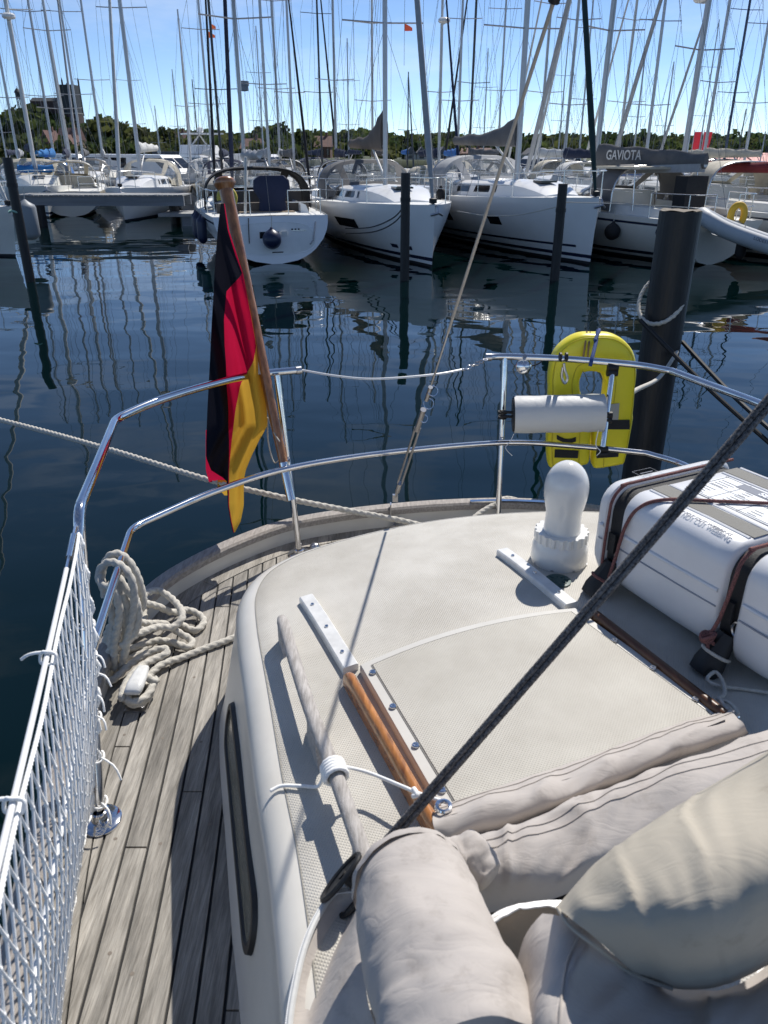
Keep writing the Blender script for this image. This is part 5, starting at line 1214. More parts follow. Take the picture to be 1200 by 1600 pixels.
# ---- extras on the stern-on yacht: transom moulding, pedestal covers, lifebuoy, ladder
T = lambda x, y, z: loc2w(c1, (x, y, z))
def on_transom(y, z, d): return Vector((c1d['hx'](0, z) - d, y, z))
ring = lambda k, d, z0=.22, z1=1.02: [on_transom(k * math.copysign(abs(math.cos(a)) ** .6, math.cos(a)) * 1.18, (z0 + z1) / 2 + (z1 - z0) / 2 * (math.copysign(abs(math.sin(a)) ** .7, math.sin(a)) * (k if k < 1 else 1)), d) for a in [2 * math.pi * q / 40 for q in range(40)]]
tm = MB(); tm.grid([ring(1, .004), ring(.985, .012), ring(.955, .012), ring(.94, .003)], cv=True); tm.build('transom_moulding', ywhite, c1, off=(0, 0, 0), smooth=40)
for y, z, wd, h, mt, nm in ((.12, .62, .52, .34, darkwin, 'locker_recess'), (-.05, .27, .30, .05, rubberb, 'boarding_step')):
    MB().box(on_transom(y, z, .006), (.012, wd, h)).build(nm, mt, c1, off=(0, 0, 0), smooth=0)
MB().box(on_transom(-.28, .66, .012), (.015, .16, .26)).build('locker_door', deckw, c1, off=(0, 0, 0))
MB().grid([ring(.94, .0035), ring(.90, .010), ring(.60, .012), ring(.2, .012), ring(.01, .012)], cv=True).build('transom_panel', deckw, c1, off=(0, 0, 0), smooth=40)
MB().tube([on_transom(-1.18, 1.0, .03), on_transom(-1.05, .55, .05), on_transom(-.95, .45, .05)], .018, 6).build('transom_handle', sst, c1, off=(0, 0, 0))
MB().beam(on_transom(-.9, .80, .02), on_transom(-.5, .80, .02), .02, .018).build('transom_grab', sst, c1, off=(0, 0, 0))
MB().tube([on_transom(.62, 1.12, .03), on_transom(.66, .75, .05), on_transom(.68, .52, .06)], .012, 6).build('boarding_rope', rubberb, c1, off=(0, 0, 0))
for k in range(3): MB().lathe([(.0003, -.01), (.028, -.01), (.028, .01)], on_transom(-.52 - .09 * k, .82, .008), 12, R=Matrix.Rotation(math.radians(90), 3, 'Y')).build('skin_fitting', rubberb, c1, off=(0, 0, 0))
fender('navy ball fender hanging on the white transom of the stern-on yacht', T(*on_transom(.10, .62, .30)), fnavy, r=.25, ball=True)
# helm covers
xh = -c1d['La'] + 1.9
mb = MB(); rows = []
for z, a, b in ((1.15, .40, .18), (1.5, .36, .16), (1.75, .52, .16), (2.0, .50, .14), (2.12, .36, .12)):
    rows.append([Vector((xh + b * math.copysign(abs(math.cos(t)) ** .5, math.cos(t)), -.25 + a * math.copysign(abs(math.sin(t)) ** .5, math.sin(t)), z)) for t in [2 * math.pi * q / 24 for q in range(24)]])
mb.grid(rows, cv=True); mb.fan(rows[-1]); mb.build('wheel_cover', FAB['navy'], c1, off=(0, 0, 0), smooth=60)
MB().box((xh + .2, 0, 1.25), (.3, 2.6, .34)).build('helm_seat', FAB['brown'], c1, off=(0, 0, 0))
MB().box((xh + 1.3, 0, 1.42), (.06, 2.6, .5)).build('companionway_wall', FAB['brown'], c1, off=(0, 0, 0))
for y in (.32,): MB().tube([Vector((-c1d['La'] + .95, .65, 1.2)), Vector((-c1d['La'] + .8, .55, 2.6))], .035, 8).build('antenna_post', mastwh, c1, off=(0, 0, 0))
hb = T(-c1d['La'] + .75, 1.12, 1.62); hs = based(thing('horseshoe_lifebuoy', 'small faded yellow horseshoe on the rail of the stern-on yacht', 'lifebuoy', hb))
MB().tube([hb + Vector((.22 * math.cos(a), .02, .24 * math.sin(a))) for a in [math.radians(-55 + 250 * k / 20) for k in range(21)]], .07, 10, ell=.8).build('buoy_body', M('buoy_yellow', (.62, .50, .08), .6), hs)
for k, (x, dy) in enumerate(((-.2, .1), (.35, .1), (-1.5, .1))):
    s = c1d['S'](x - 2.2); y = c1d['hw'](s, .9)[0]
    fender(['navy fender in the middle of three on the left side of the stern-on yacht', 'navy fender furthest forward on the left side of the stern-on yacht', 'navy fender nearest the transom on the left side of the stern-on yacht'][k], T(c1d['hx'](s, .9), y + .14, .72), fnavy, h=.75, r=.14)
# ---- names and marks
Gm = Matrix.Translation(Vector((-1.45, .150, 2.62))) @ Matrix.Rotation(math.radians(180), 4, 'Z') @ Matrix.Rotation(math.radians(90), 4, 'X')
wt = M('lettering_white', (.62, .62, .60), .7)
text_mesh('GAVIOTA', .36, 'cover_lettering', wt, c4, Gm, bold=.006)
text_mesh('Ga', .3, 'stern_lettering', navy, c4, Matrix.Translation(Vector((-c4d['La'] + .55, c4d['hw'](.12, .85)[0] + .03, .80))) @ Matrix.Rotation(math.radians(180), 4, 'Z') @ Matrix.Rotation(math.radians(90), 4, 'X'))
MB().beam((-.25, 0, 2.20), (-4.5, 0, 2.34), .2, .2).build('cover_skirt', FAB['lgrey'], c4, off=(0, 0, 0))
# logo-like marks low on the bow of the brown-bag yacht
for k, (x, wd) in enumerate(((3.55, .42), (3.0, .3))):
    s = c2d['S'](x); z = .40
    for sg in (1, -1):
        s0, s1 = c2d['S'](x - wd / 2), c2d['S'](x + wd / 2)
        MB().grid([[Vector((c2d['hx'](q, zz), sg * (c2d['hw'](q, zz)[0] + .006), zz)) for q in (s0, s1)] for zz in (.36, .46)]).build('bow_mark', navy, c2, off=(0, 0, 0), smooth=0)
# second boot stripe on the large white yacht
for z0, z1 in ((.40, .46),):
    for sg in (1, -1):
        MB().grid([[Vector((c3d['hx'](q / 24, zz), sg * (c3d['hw'](q / 24, zz)[0] + .005), zz)) for q in range(1, 24)] for zz in (z0, z1)]).build('waterline_stripe', navy, c3, off=(0, 0, 0), smooth=0)
s = c3d['S'](-1.5); fender('black fender hanging between the two white bow-out yachts', loc2w(c3, (-.9, -(c3d['bw'](c3d['S'](-.9)) + .16), 1.25)), fblk, h=.95, r=.15)
s = c4d['S'](-2.0); pf4 = loc2w(c4, (-1.3, c4d['hw'](s, .95)[0] + .2, .82))
fender('dark ball fender with white base on the Gaviota yacht', W(957, 362, 22.6), fblk, r=.22, ball=True)
fender('small black fender at the stern by the dinghy', W(1158, 388, 20.2), fblk, h=.55, r=.13)
# hard top windscreens on the Gaviota yacht
ws_ = c4d['xa'] + .6
MB().box((ws_ - 1.5, 0, 2.32), (1.9, 2.3, .06)).build('bimini_top', FAB['cream'], c4, off=(0, 0, 0))
for x in (ws_ - .7, ws_ - 2.3):
    for sg in (1, -1): MB().tube([Vector((x, sg * 1.1, 1.2)), Vector((x + .1, sg * 1.1, 2.32))], .02, 6).build('bimini_post', sst, c4, off=(0, 0, 0))
MB().box((-c4d['La'] + .9, .2, 1.65), (.45, .7, 1.0)).build('outboard_cover', FAB['black'], c4, off=(0, 0, 0))
# ---- dinghy
dgl, dgr = W(1092, 345, 20.3), W(1330, 425, 19.0)
ding = based(thing('inflatable_dinghy', 'grey and blue inflatable dinghy hung across the stern at the right edge', 'dinghy', (dgl + dgr) / 2))
dax = (dgr - dgl).normalized(); dsd = dax.cross(Vector((0, 0, 1))).normalized(); dup = dsd.cross(dax)
tubm = M('dinghy_hypalon', (.44, .46, .48), .55, var=.05, vscale=3); DL = (dgr - dgl).length
def dp(a, b, c): return dgl + dax * a + dsd * b + dup * c
pth = spline([dp(DL, -.45, 0), dp(DL * .5, -.5, 0), dp(.75, -.46, .02), dp(.2, -.25, .10), dp(.02, 0, .14), dp(.2, .25, .10), dp(.75, .46, .02), dp(DL * .5, .5, 0), dp(DL, .45, 0)], 8)
MB().tube(pth, .19, 16).build('buoyancy_tube', tubm, ding)
MB().grid([[p + dup * (-.05 + .1 * k) + (p - dp(DL * .6, 0, 0)).normalized() * .176 for p in pth] for k in (0, .5, 1)]).build('blue_band', FAB['blue'], ding)
MB().grid([[dp(a, b, -.17 + .03 * abs(b)) for b in (-.45, -.2, 0, .2, .45)] for a in (.4, 1.2, 2, DL)]).build('dinghy_floor', tubm, ding)
text_mesh('LODESTAR', .10, 'dinghy_name', navy, ding, Matrix.Translation(dp(1.55, .70, .075)) @ Matrix((( dax.x, dup.x, dsd.x, 0), (dax.y, dup.y, dsd.y, 0), (dax.z, dup.z, dsd.z, 0), (0, 0, 0, 1))), off=ding.location)
hb = W(1153, 335, 21.0); hs = based(thing('horseshoe_lifebuoy', 'orange yellow horseshoe lifebuoy above the dinghy at the right edge', 'lifebuoy', hb))
MB().tube([hb + Vector((.17 * math.cos(a), .02, .25 * math.sin(a) - .02)) for a in [math.radians(-45 + 270 * k / 20) for k in range(21)]], .085, 10).build('buoy_body', M('buoy_orange', (.66, .40, .03), .6), hs)
# ---- left group
l0, _ = make_yacht('moored_yacht', 'pale hull at the left edge with a grey fender on its bow', (-14.6, 24.6), (4.5, -1.75), Lf=4.6, La=5.5, B=1.7, fbb=1.35, fbs=1.1, hullm=yoff, boot=None, stripe=None, hood='cream', cover='navy', furl='white', top=13)
fender('big grey tarpaulin-like fender by the leftmost pile', W(44, 345, 22.3), fgry, h=1.0, r=.26)
l1m = W(58, 280, 40); l1, l1d = make_yacht('moored_yacht', 'motor-sailer with wrap-round windows and blue bags behind the pier', (l1m.x, l1m.y), (1.6, -3.2), Lf=3.6, La=6, B=1.75, fbb=1.35, fbs=1.1, hullm=yoff, boot=navy, hood='cream', cover='navy', furl=None, top=14, mr=.12, radar=8.1, spr=(8.4,), mastm=mastwh, chull=.5, hoodw=1.6)
for k in (-.45, .45): MB().tube([Vector((.2, k - .35, 2.0)), Vector((.2, k, 1.95)), Vector((.2, k + .35, 2.0))], .17, 10).build('sail_bag', FAB['bblue'], l1, off=(0, 0, 0))
l2m = W(222, 290, 39); l2, l2d = make_yacht('moored_yacht', 'white yacht bow-on behind the pier with pale sprayhood', (l2m.x, l2m.y), (.25, -4.2), Lf=4.2, La=6, B=1.75, fbb=1.35, fbs=1.1, hullm=ywhite, boot=None, hood='cream', cover='white', furl='white', top=14, mr=.11, radar=9.0, spr=(8.3,), mastm=mastal)
# ---- pier and piles
pier = based(thing('pier', 'grey timber pier on black posts in front of the left-hand boats', 'pier', (-11.5, 33, 0)))
piergrey = M('pier_grey', (.22, .24, .26), .7, var=.12, vscale=2, stretch=(.3, 4, 4)); pdeck = M('pier_deck', (.33, .33, .32), .8, var=.15, vscale=3)
px0, px1 = W(24, 305, 33).x, W(287, 308, 33).x
MB().beam((px0, 33, .93), (px1, 33, .93), .12, .36).build('side_beam', piergrey, pier)
MB().beam((px0, 34.2, .93), (px1, 34.2, .93), .12, .36).build('side_beam', piergrey, pier)
MB().beam((px0 + 2.2, 32.93, 1.0), (px1 - 3.1, 32.93, 1.0), .03, .2).build('fender_board', piergrey, pier)
nb = 34; wdp = (px1 - px0) / nb
for k in range(nb): MB().box((px0 + wdp * (k + .5), 33.6, 1.14 + random.uniform(-.004, .004)), (wdp - .02, 1.5, .05)).build('deck_board', pdeck, pier)
for x, y in ((W(64, 340, 32.85).x, 32.85), (px1 - .7, 34.1), (px0 + .4, 34.1)): MB().tube([(x, y, -1), (x, y, 1.0 if y > 33 else .78)], .21, 16).build('pier_post', pile_m, pier)
for (u, v, D, lab) in ((11, 246, 18.4, 'black mooring pile at the left edge with a pale band'), (634, 270, 18.6, 'thin black mooring pile in front of the brown-bag yacht'), (880, 287, 18.6, 'thin black mooring pile in front of the large white bow')):
    p = W(u, v, D); o = pile('mooring_pile', lab, p.x, D, .105, p.z, cap=False)
    MB().lathe([(.112, -.04), (.118, -.04), (.118, .04), (.112, .04)], (p.x, D, p.z - .55), 16).build('pile_band', rubberb, o)
mb = based(thing('pile_band_rope', 'pale green rope tied round the leftmost pile', 'rope', W(22, 330, 18.3))); p = W(20, 331, 18.3)
MB().tube([Vector((p.x, 18.4, p.z)) + Vector((.12 * math.cos(a), .12 * math.sin(a), .02 * math.sin(3 * a))) for a in [2 * math.pi * k / 16 for k in range(16)]], .022, 6, closed=True).build('rope_turn', M('rope_green', (.30, .50, .42), .8), mb)
pontoon = based(thing('pontoon', 'long grey floating pontoon behind the front row of yachts', 'pontoon', (4, 33.6, 0)))
MB().box((4, 33.6, .42), (26, 1.8, .12)).build('walkway', pdeck, pontoon)
for k in range(7): MB().box((-7 + k * 3.6, 33.6, .15), (2.2, 1.6, .42)).build('float', piergrey, pontoon)
# mooring lines of the front row: bow and stern springs to the piles
def lineof(label, pts, r, mat): 
    o = based(thing('mooring_line', label, 'rope', pts[0])); MB().tube(spline(pts, 8), r, 6).build('line', mat, o); return o
lineof('black bow line sagging from the brown-bag yacht to its pile', [W(540, 357, 22.6), W(580, 355, 21), W(615, 340, 19.5), W(634, 318, 18.6)], .016, rubberb)
lineof('second black bow line below it on the brown-bag yacht', [W(540, 365, 22.6), W(585, 362, 21), W(618, 346, 19.5), W(636, 320, 18.6)], .016, rubberb)
lineof('pair of white lines along the side of the large white yacht', [W(715, 330, 22.8), W(760, 337, 22.2), W(810, 336, 21.5), W(875, 322, 18.7)], .013, ropew)
lineof('white line from the Gaviota yacht to the near side pile', [W(880, 316, 18.7), W(960, 318, 19.5), W(1040, 322, 20.5), W(1110, 326, 21)], .012, ropew)
# ------------------------------------------------------------------ motor cruisers
def motor(label, pos, bow, L=10, B=1.7, fly=False, top=3.0, hullm=None):
    rz = math.atan2(bow[1], bow[0]); root = thing('motor_cruiser', label, 'motor boat', (pos[0], pos[1], 0), rz, 'motor cruisers beyond the yachts'); N = 14; rows = []
    for i in range(N + 1):
        s = i / N; b = B * (1 - max(0, (s - .5) / .5) ** 2.4) ** .8; z = 1.1 + .55 * s ** 1.6; x = -L / 2 + L * s
        sd_ = [(x, b, z), (x - .1 * s, b * .98, z - .12), (x - .5 * s, b * .86, z * .45), (x - 1.0 * s, b * .7, .1), (x - 1.1 * s, b * .45, -.3)]
        rows.append([Vector(p) for p in sd_] + [Vector((p[0], -p[1], p[2])) for p in reversed(sd_)])
    mb = MB(); mb.grid(rows); mb.f.append(list(range(10))); mb.m.append(0); mb.build('hull', hullm or ywhite, root, off=(0, 0, 0), smooth=50)
    MB().grid([[r[0] + Vector((0, 0, -.03)), r[0] * .5 + r[-1] * .5 + Vector((0, 0, .03)), r[-1] + Vector((0, 0, -.03))] for r in rows]).build('deck', deckw, root, off=(0, 0, 0))
    def sh(x0, x1, w0, w1, z0, z1, r0=.9, r1=.25, nm='superstructure', mt=None, par=root):
        lo = [Vector((x0, w0, z0)), Vector((x1, w1 * .72, z0)), Vector((x1, -w1 * .72, z0)), Vector((x0, -w0, z0))]; hi = [Vector((x0 + r1, w0 * .9, z1)), Vector((x1 - r0, w1 * .62, z1 - .04)), Vector((x1 - r0, -w1 * .62, z1 - .04)), Vector((x0 + r1, -w0 * .9, z1))]
        mb = MB(); mb.grid([lo, hi], cv=True); mb.add(hi, [range(4)]); return mb.build(nm, mt or hullm or ywhite, par, off=(0, 0, 0), smooth=30), lo, hi
    so_, lo, hi = sh(-L * .22, L * .30, B * .85, B * .95, 1.25, min(top, 2.55), 1.5)
    for a, b in ((0, 1), (1, 2), (3, 2)):
        q0, q1 = lo[a], lo[b]; h0, h1 = hi[a], hi[b]; f = lambda s, t: q0.lerp(q1, s).lerp(h0.lerp(h1, s), t); nrm = (q1 - q0).cross(h0 - q0).normalized() * .02; c = Vector((0, 0, 1.8))
        if (f(.5, .5) - c).dot(nrm) < 0: nrm = -nrm
        n_ = 2 if a != 1 else 2
        for k in range(n_): MB().add([f((k + .06) / n_, .42) + nrm, f((k + .94) / n_, .42) + nrm, f((k + .94) / n_, .86) + nrm, f((k + .06) / n_, .86) + nrm], [range(4)]).build('window', darkwin, so_, off=(0, 0, 0), smooth=0)
    if fly: sh(-L * .2, L * .08, B * .75, B * .75, 2.56, 3.1, .6, .1, 'flybridge'); MB().box((-L * .05, 0, 3.75), (2.2, 2.2, .08)).build('hard_top', ywhite, root, off=(0, 0, 0)); MB().tube([(-L * .14, -.9, 2.6), (-L * .1, 0, 3.7), (-L * .14, .9, 2.6)], .07, 8).build('radar_arch', ywhite, root, off=(0, 0, 0)); MB().lathe([(.0003, .25), (.2, .15), (.22, -.05), (.12, -.15)], (-L * .08, 0, 3.95), 14).build('satellite_dome', ywhite, root, off=(0, 0, 0))
    MB().tube(spline([(L * .18, B * .8, 1.9), (L * .42, B * .45, 2.15), (L * .52, 0, 2.2), (L * .42, -B * .45, 2.15), (L * .18, -B * .8, 1.9)], 5), .02, 6).build('bow_rail', sst, root, off=(0, 0, 0))
    return root
for lab, u, Y, bow, L_, fly, top in (('white motor cruiser with raked dark windows between the two left masts', 118, 58, (.8, -.5), 9, False, 2.6), ('white cabin cruiser moored beside the bright blue sail', 190, 55, (.9, -.35), 10, False, 2.8),
                              ('white sports cruiser with black windscreen left of the blue boat cover', 240, 52, (.9, -.4), 9, False, 2.75), ('tall white flybridge cruiser with a satellite dome behind the flag staff', 322, 56, (.5, -.85), 10, True, 3.0),
                              ('white cruiser behind the sprayhood of the stern-on yacht', 400, 60, (.9, -.3), 9, False, 2.7), ('small white cruiser half hidden behind the far right yachts', 855, 50, (-.8, -.5), 8, False, 2.5)):
    motor(lab, (W(u, 240, Y).x, Y), bow, L_, 1.6, fly, top)
# ------------------------------------------------------------------ yachts further back
far = [ # u, Y, top row in the picture (None: leaves the frame), bow, hood, cover, furl, mast, radar, label
 (27, 46, None, 1, 'grey', 'lgrey', None, mastal, 0, 'yacht behind the leftmost pile with a thin alloy mast'),
 (9, 70, 118, 1, None, 'navy', None, mastal, 0, 'small far yacht at the left edge with a short mast'),
 (84, 47, None, -1, 'blue', 'bblue', None, mastal, 0, 'yacht left of the church tower with a bright blue furled sail cover'),
 (129, 50, None, 1, 'grey', 'grey', 'lgrey', mastal, 0, 'yacht whose twin mast lines cross the church tower'),
 (160, 54, None, 1, 'white', 'white', None, mastal, 0, 'yacht just right of the church tower with one tall mast'),
 (250, 90, 165, 1, None, 'white', None, mastal, 0, 'small distant yacht with a short mast against the trees'),
 (282, 84, 108, 1, None, 'grey', None, mastal, 0, 'distant yacht with a bare short mast left of the flag staff'),
 (299, 56, 14, 1, 'blue', 'white', 'white', mastal, 0, 'yacht with a blue boat cover and a mast ending near the top'),
 (311, 80, 124, -1, None, 'navy', None, mastdk, 0, 'distant yacht with a short dark mast left of the flag staff'),
 (331, 50, None, 1, 'white', 'white', None, mastal, 0, 'yacht with small orange pennants on its mast by the flag staff'),
 (437, 50, None, -1, 'grey', 'white', None, mastal, 0, 'yacht with slim mast above the sprayhood of the stern-on yacht'),
 (459, 44, None, 1, 'grey', 'grey', 'black', mastal, 0, 'yacht with black furled genoa left of the brown-bag yacht'),
 (503, 58, None, 1, 'navy', 'navy', 'black', mastdk, 0, 'yacht with dark mast and dark furled sail left of the brown sail bag'),
 (582, 50, None, -1, 'grey', 'brown', None, mastwh, 0, 'yacht with a plain white mast just left of the brown-bag yacht mast'),
 (637, 72, 112, 1, None, 'blue', 'grey', mastdk, 0, 'distant yacht with short dark mast right of the brown sail bag'),
 (686, 42, None, 1, 'cream', 'navy', 'navy', mastwh, 8.2, 'yacht with cream sprayhood and a radar dome high on its mast'),
 (733, 52, None, -1, 'grey', 'grey', 'black', mastdk, 0, 'yacht with black furled genoa left of the large white yacht mast'),
 (778, 56, None, 1, 'white', 'grey', None, mastal, 0, 'yacht with thin alloy mast left of the large white yacht mast'),
 (842, 46, None, -1, 'cream', 'white', 'white', mastal, 0, 'yacht behind the large white yacht with a pale furled genoa'),
 (905, 62, None, 1, 'navy', 'navy', None, mastal, 0, 'yacht with navy covers half hidden left of the Gaviota mast'),
 (966, 44, None, -1, 'cream', 'white', 'white', mastwh, 0, 'yacht with a thick pale furled sail right of the Gaviota mast'),
 (990, 66, 62, 1, 'white', 'white', None, mastal, 0, 'distant yacht whose mast top ends above the Gaviota cover'),
 (1034, 70, 96, 1, None, 'navy', None, mastal, 0, 'distant yacht with a short mast left of the radar mast'),
 (1133, 52, None, 1, 'cream', 'cream', None, mastbl, 0, 'yacht at right with a deep blue mast beside the red banners'),
 (1153, 88, 170, -1, None, 'navy', None, mastdk, 0, 'small distant yacht with dark mast by the red roof'),
 (1190, 95, 205, 1, None, 'grey', None, mastal, 0, 'tiny distant yacht at the right edge of the picture'),
 (412, 74, 40, 1, None, 'white', None, mastal, 0, 'distant yacht with thin mast right of the floodlight pole'),
 (545, 78, 60, -1, None, 'navy', None, mastal, 0, 'distant yacht with thin mast over the brown sail bag slope'),
 (755, 80, 75, 1, None, 'grey', None, mastal, 0, 'distant yacht whose thin mast stands over the gabled sheds'),
 (872, 84, 50, -1, None, 'white', None, mastal, 0, 'distant yacht with thin mast over the trees right of centre'),
 (1092, 84, 30, 1, None, 'cream', None, mastal, 0, 'distant yacht with thin mast behind the red banners'),
 (215, 80, 60, -1, None, 'grey', None, mastal, 0, 'distant yacht with thin mast behind the pale bow-on yacht'),
]
far += [
 (105, 43, None, -1, 'cream', 'navy', 'white', mastal, 0, 'yacht with cream hood between the motor-sailer and the bow-on yacht'),
 (345, 44, None, 1, 'navy', 'navy', 'black', mastdk, 0, 'yacht with dark rig directly behind the flag knob'),
 (420, 40, None, 1, 'grey', 'lgrey', None, mastal, 0, 'yacht with pale boom bag behind the arch of the stern-on yacht'),
 (525, 47, None, -1, 'black', 'navy', None, mastal, 0, 'yacht with black hood just left of the brown-bag yacht'),
 (715, 45, None, 1, 'cream', 'blue', None, mastal, 0, 'yacht with blue cover between the two bow-out yachts'),
 (882, 40, None, -1, 'white', 'navy', 'white', mastal, 0, 'yacht with white hood right of the large white yacht mast'),
 (1010, 40, None, 1, 'blue', 'white', None, mastal, 0, 'yacht with blue hood under the end of the Gaviota cover'),
 (1100, 43, None, -1, 'cream', 'cream', 'lgrey', mastal, 0, 'yacht with cream canopy behind the dark red cover'),
 (1165, 46, None, 1, 'grey', 'navy', 'navy', mastal, 0, 'yacht with navy furled genoa near the right edge'),
]
for i, (u, Y, tv, d, hood_, cov, fu, mm_, rad, lab) in enumerate(far):
    p = W(u, 240, Y); topz = W(u, tv, Y).z if tv else random.uniform(1.15, 1.5) * W(u, 0, Y).z
    k = .75 if topz < 11 else 1.0
    bx = .22 + random.uniform(-.15, .15)
    make_yacht('moored_yacht', lab, (p.x, p.y), (d * bx, -d * 1.0), Lf=4.3 * k, La=5.6 * k, B=1.7 * k, fbb=1.3 * k, fbs=1.05 * k, hullm=random.choice([ywhite, yoff, ywhite, ycream]), stripe=random.choice([None, navy]), boot=navy, top=topz, hood=hood_, cover=cov, furl=fu,
               mastm=mm_, detail=1 if Y < 60 else 0, windows=2, radar=rad, spr=(topz * .42, topz * .72) if topz > 11 else (topz * .5,), boomz=2.5, mr=.085 if Y < 60 else .075, group='yachts in the rows further back')
# ================================================================== far shore
grass = M('bank_grass', (.045, .06, .024), .9, var=.3, vscale=.15)
SY = 300.0
skyl = [(-500, 200), (-200, 190), (-60, 186), (0, 180), (20, 168), (50, 164), (85, 172), (130, 190), (165, 186), (190, 194), (215, 190), (250, 200), (300, 203), (350, 212), (400, 202), (440, 196), (480, 205), (520, 204), (560, 203), (620, 208), (680, 218), (730, 220), (770, 214),
        (830, 220), (900, 222), (960, 218), (1010, 220), (1060, 214), (1100, 216), (1130, 226), (1180, 232), (1300, 228), (1500, 225), (1900, 222)]
def skv(u):
    for (a, va), (b, vb) in zip(skyl, skyl[1:]):
        if a <= u <= b: return va + (vb - va) * (u - a) / (b - a)
    return 222
mb = MB(); rows = []
for Y, f in ((150, -.2), (151, .0), (180, .12), (240, .35), (300, .62), (360, .75), (480, .75), (900, .4)):
    row = []
    for u in range(-700, 2001, 30):
        x = W(u, 235, SY).x * (.55 + .45 * Y / SY); zt = W(u, skv(u), SY).z; row.append(Vector((x, Y, -.5 if f < 0 else max(1.1, (zt - 5.5) * f))))
    rows.append(row)
tag(mb.grid(rows).build('shore', grass, smooth=60), kind='structure')
def leafm(n, c1, c2):
    m = M(n, c1, .8, var=.3, vscale=.22, col2=c2, detail=3, spec=.15); t = m.node_tree; b = t.nodes['Principled BSDF']; src = b.inputs['Base Color'].links[0].from_socket
    tr = t.nodes.new('ShaderNodeBsdfTranslucent'); mxs = t.nodes.new('ShaderNodeMixShader'); mxs.inputs[0].default_value = .45; o = [x for x in t.nodes if x.type == 'OUTPUT_MATERIAL'][0]
    t.links.new(src, tr.inputs[0]); t.links.new(b.outputs[0], mxs.inputs[1]); t.links.new(tr.outputs[0], mxs.inputs[2]); t.links.new(mxs.outputs[0], o.inputs[0]); return m
leafs = [leafm('foliage_a', (.085, .11, .035), (.05, .07, .024)), leafm('foliage_b', (.11, .12, .04), (.065, .08, .028)), leafm('foliage_c', (.06, .09, .03), (.04, .06, .022))]
# wood on the ridge: leaf clumps spread through overlapping crowns, one mass
def crown(mb, c, r, h, n, rng, mi):
    for _ in range(n):
        while True:
            p = Vector((rng.uniform(-1, 1), rng.uniform(-1, 1), rng.uniform(-1, 1)))
            if .35 < p.length < 1: break
        lob = 1 + .28 * noise.noise(p.normalized() * 2.3 + c * .13)
        q = c + Vector((p.x * r * lob, p.y * r * lob, p.z * h * lob)); s = rng.uniform(.5, 1.1) * (r / 3.2)
        d = Vector((rng.uniform(-1, 1), rng.uniform(-1, 1), rng.uniform(-.6, 1))).normalized(); a = d.orthogonal().normalized(); b = d.cross(a)
        mb.add([q + a * s, q + b * s * .8, q - a * s * .9, q - b * s * .7], [(0, 1, 2, 3)], mi)
rng = random.Random(5); mb = MB()
for k in range(430):
    u = rng.uniform(-330, 1530); Y = rng.uniform(250, 345); zt = W(u, skv(u) + rng.uniform(-5, 16), SY).z * Y / SY; r = rng.uniform(3.6, 7.0); h = rng.uniform(3.0, 5.0)
    if rng.random() < .5: zt *= rng.uniform(.55, .95)
    x = W(u, 235, SY).x * Y / SY; crown(mb, Vector((x, Y, max(3, zt - h))), r, h, 210, rng, rng.randrange(3))
for k in range(190):
    u = rng.uniform(-330, 1530); Y = rng.uniform(170, 235); x = W(u, 235, SY).x * Y / SY; h = rng.uniform(1.6, 2.6); crown(mb, Vector((x, Y, rng.uniform(1.8, 3.6))), rng.uniform(2, 3.6), h, 110, rng, rng.randrange(3))
tag(mb.build('wood', leafs, smooth=0, fix=False), 'dark green wood along the far shore ridge', 'wood', kind='stuff')
# single trees standing out along the waterfront
bark = M('bark', (.06, .05, .04), .9)
def tree(label, u, v, Y, r, h, mi, slim=False):
    t = W(u, v, Y); o = based(thing('tree', label, 'tree', (t.x, Y, 1.2), group='trees standing out on the far shore')); mb = MB(); c = Vector((t.x, Y, t.z - h))
    for _ in range(5 if not slim else 3): crown(mb, c + Vector((rng.uniform(-.5, .5) * r, rng.uniform(-.5, .5) * r, rng.uniform(-.45, .5) * h)), r * .62, h * .6, 110, rng, 0)
    mb.build('crown', leafs[mi], o, smooth=0, fix=False)
    mb = MB(); mb.tube([(t.x, Y, 1.0), (t.x + .1, Y, (1 + c.z) / 2), (t.x, Y, c.z + h * .4)], [.35, .28, .12], 8)
    mb.build('trunk', bark, o)
    for a in range(3): MB().tube([(t.x, Y, c.z - h * .3), (t.x + r * .5 * math.cos(a * 2.1), Y + r * .5 * math.sin(a * 2.1), c.z + h * .2)], [.14, .05], 6).build('limb', bark, o)
for lab, u, v, Y, r, h, mi, sl in (('dense tree right of the church tower', 170, 181, 270, 5.5, 6, 0, 0), ('round pale tree behind the white cruisers', 225, 193, 230, 6, 5, 1, 0), ('leafy tree left of the flag knob', 262, 200, 220, 4.5, 4.2, 1, 0), ('rounded tree standing above the ridge left of the brown sail bag', 440, 190, 260, 4, 4.5, 2, 0),
      ('broad tree just left of the brown bag peak', 540, 203, 250, 5, 4, 2, 0), ('green bush-like tree right of the brown sail bag', 668, 220, 200, 4.5, 4, 1, 0), ('tree above the gabled sheds', 770, 212, 260, 4, 4.2, 2, 0), ('slim dark tree at the far right', 1134, 224, 250, 1.6, 4, 2, 1), ('broad tree left of the red banners', 1050, 214, 250, 5, 4.4, 0, 0), ('tree above the Gaviota cover', 950, 219, 255, 4.2, 4, 0, 0), ('tree behind the red roof at right', 1110, 218, 245, 4.5, 4.4, 2, 0), ('tree at the left edge below the beacon', 18, 170, 285, 5, 6, 0, 0)):
    tree(lab, u, v, Y, r, h, mi, sl)
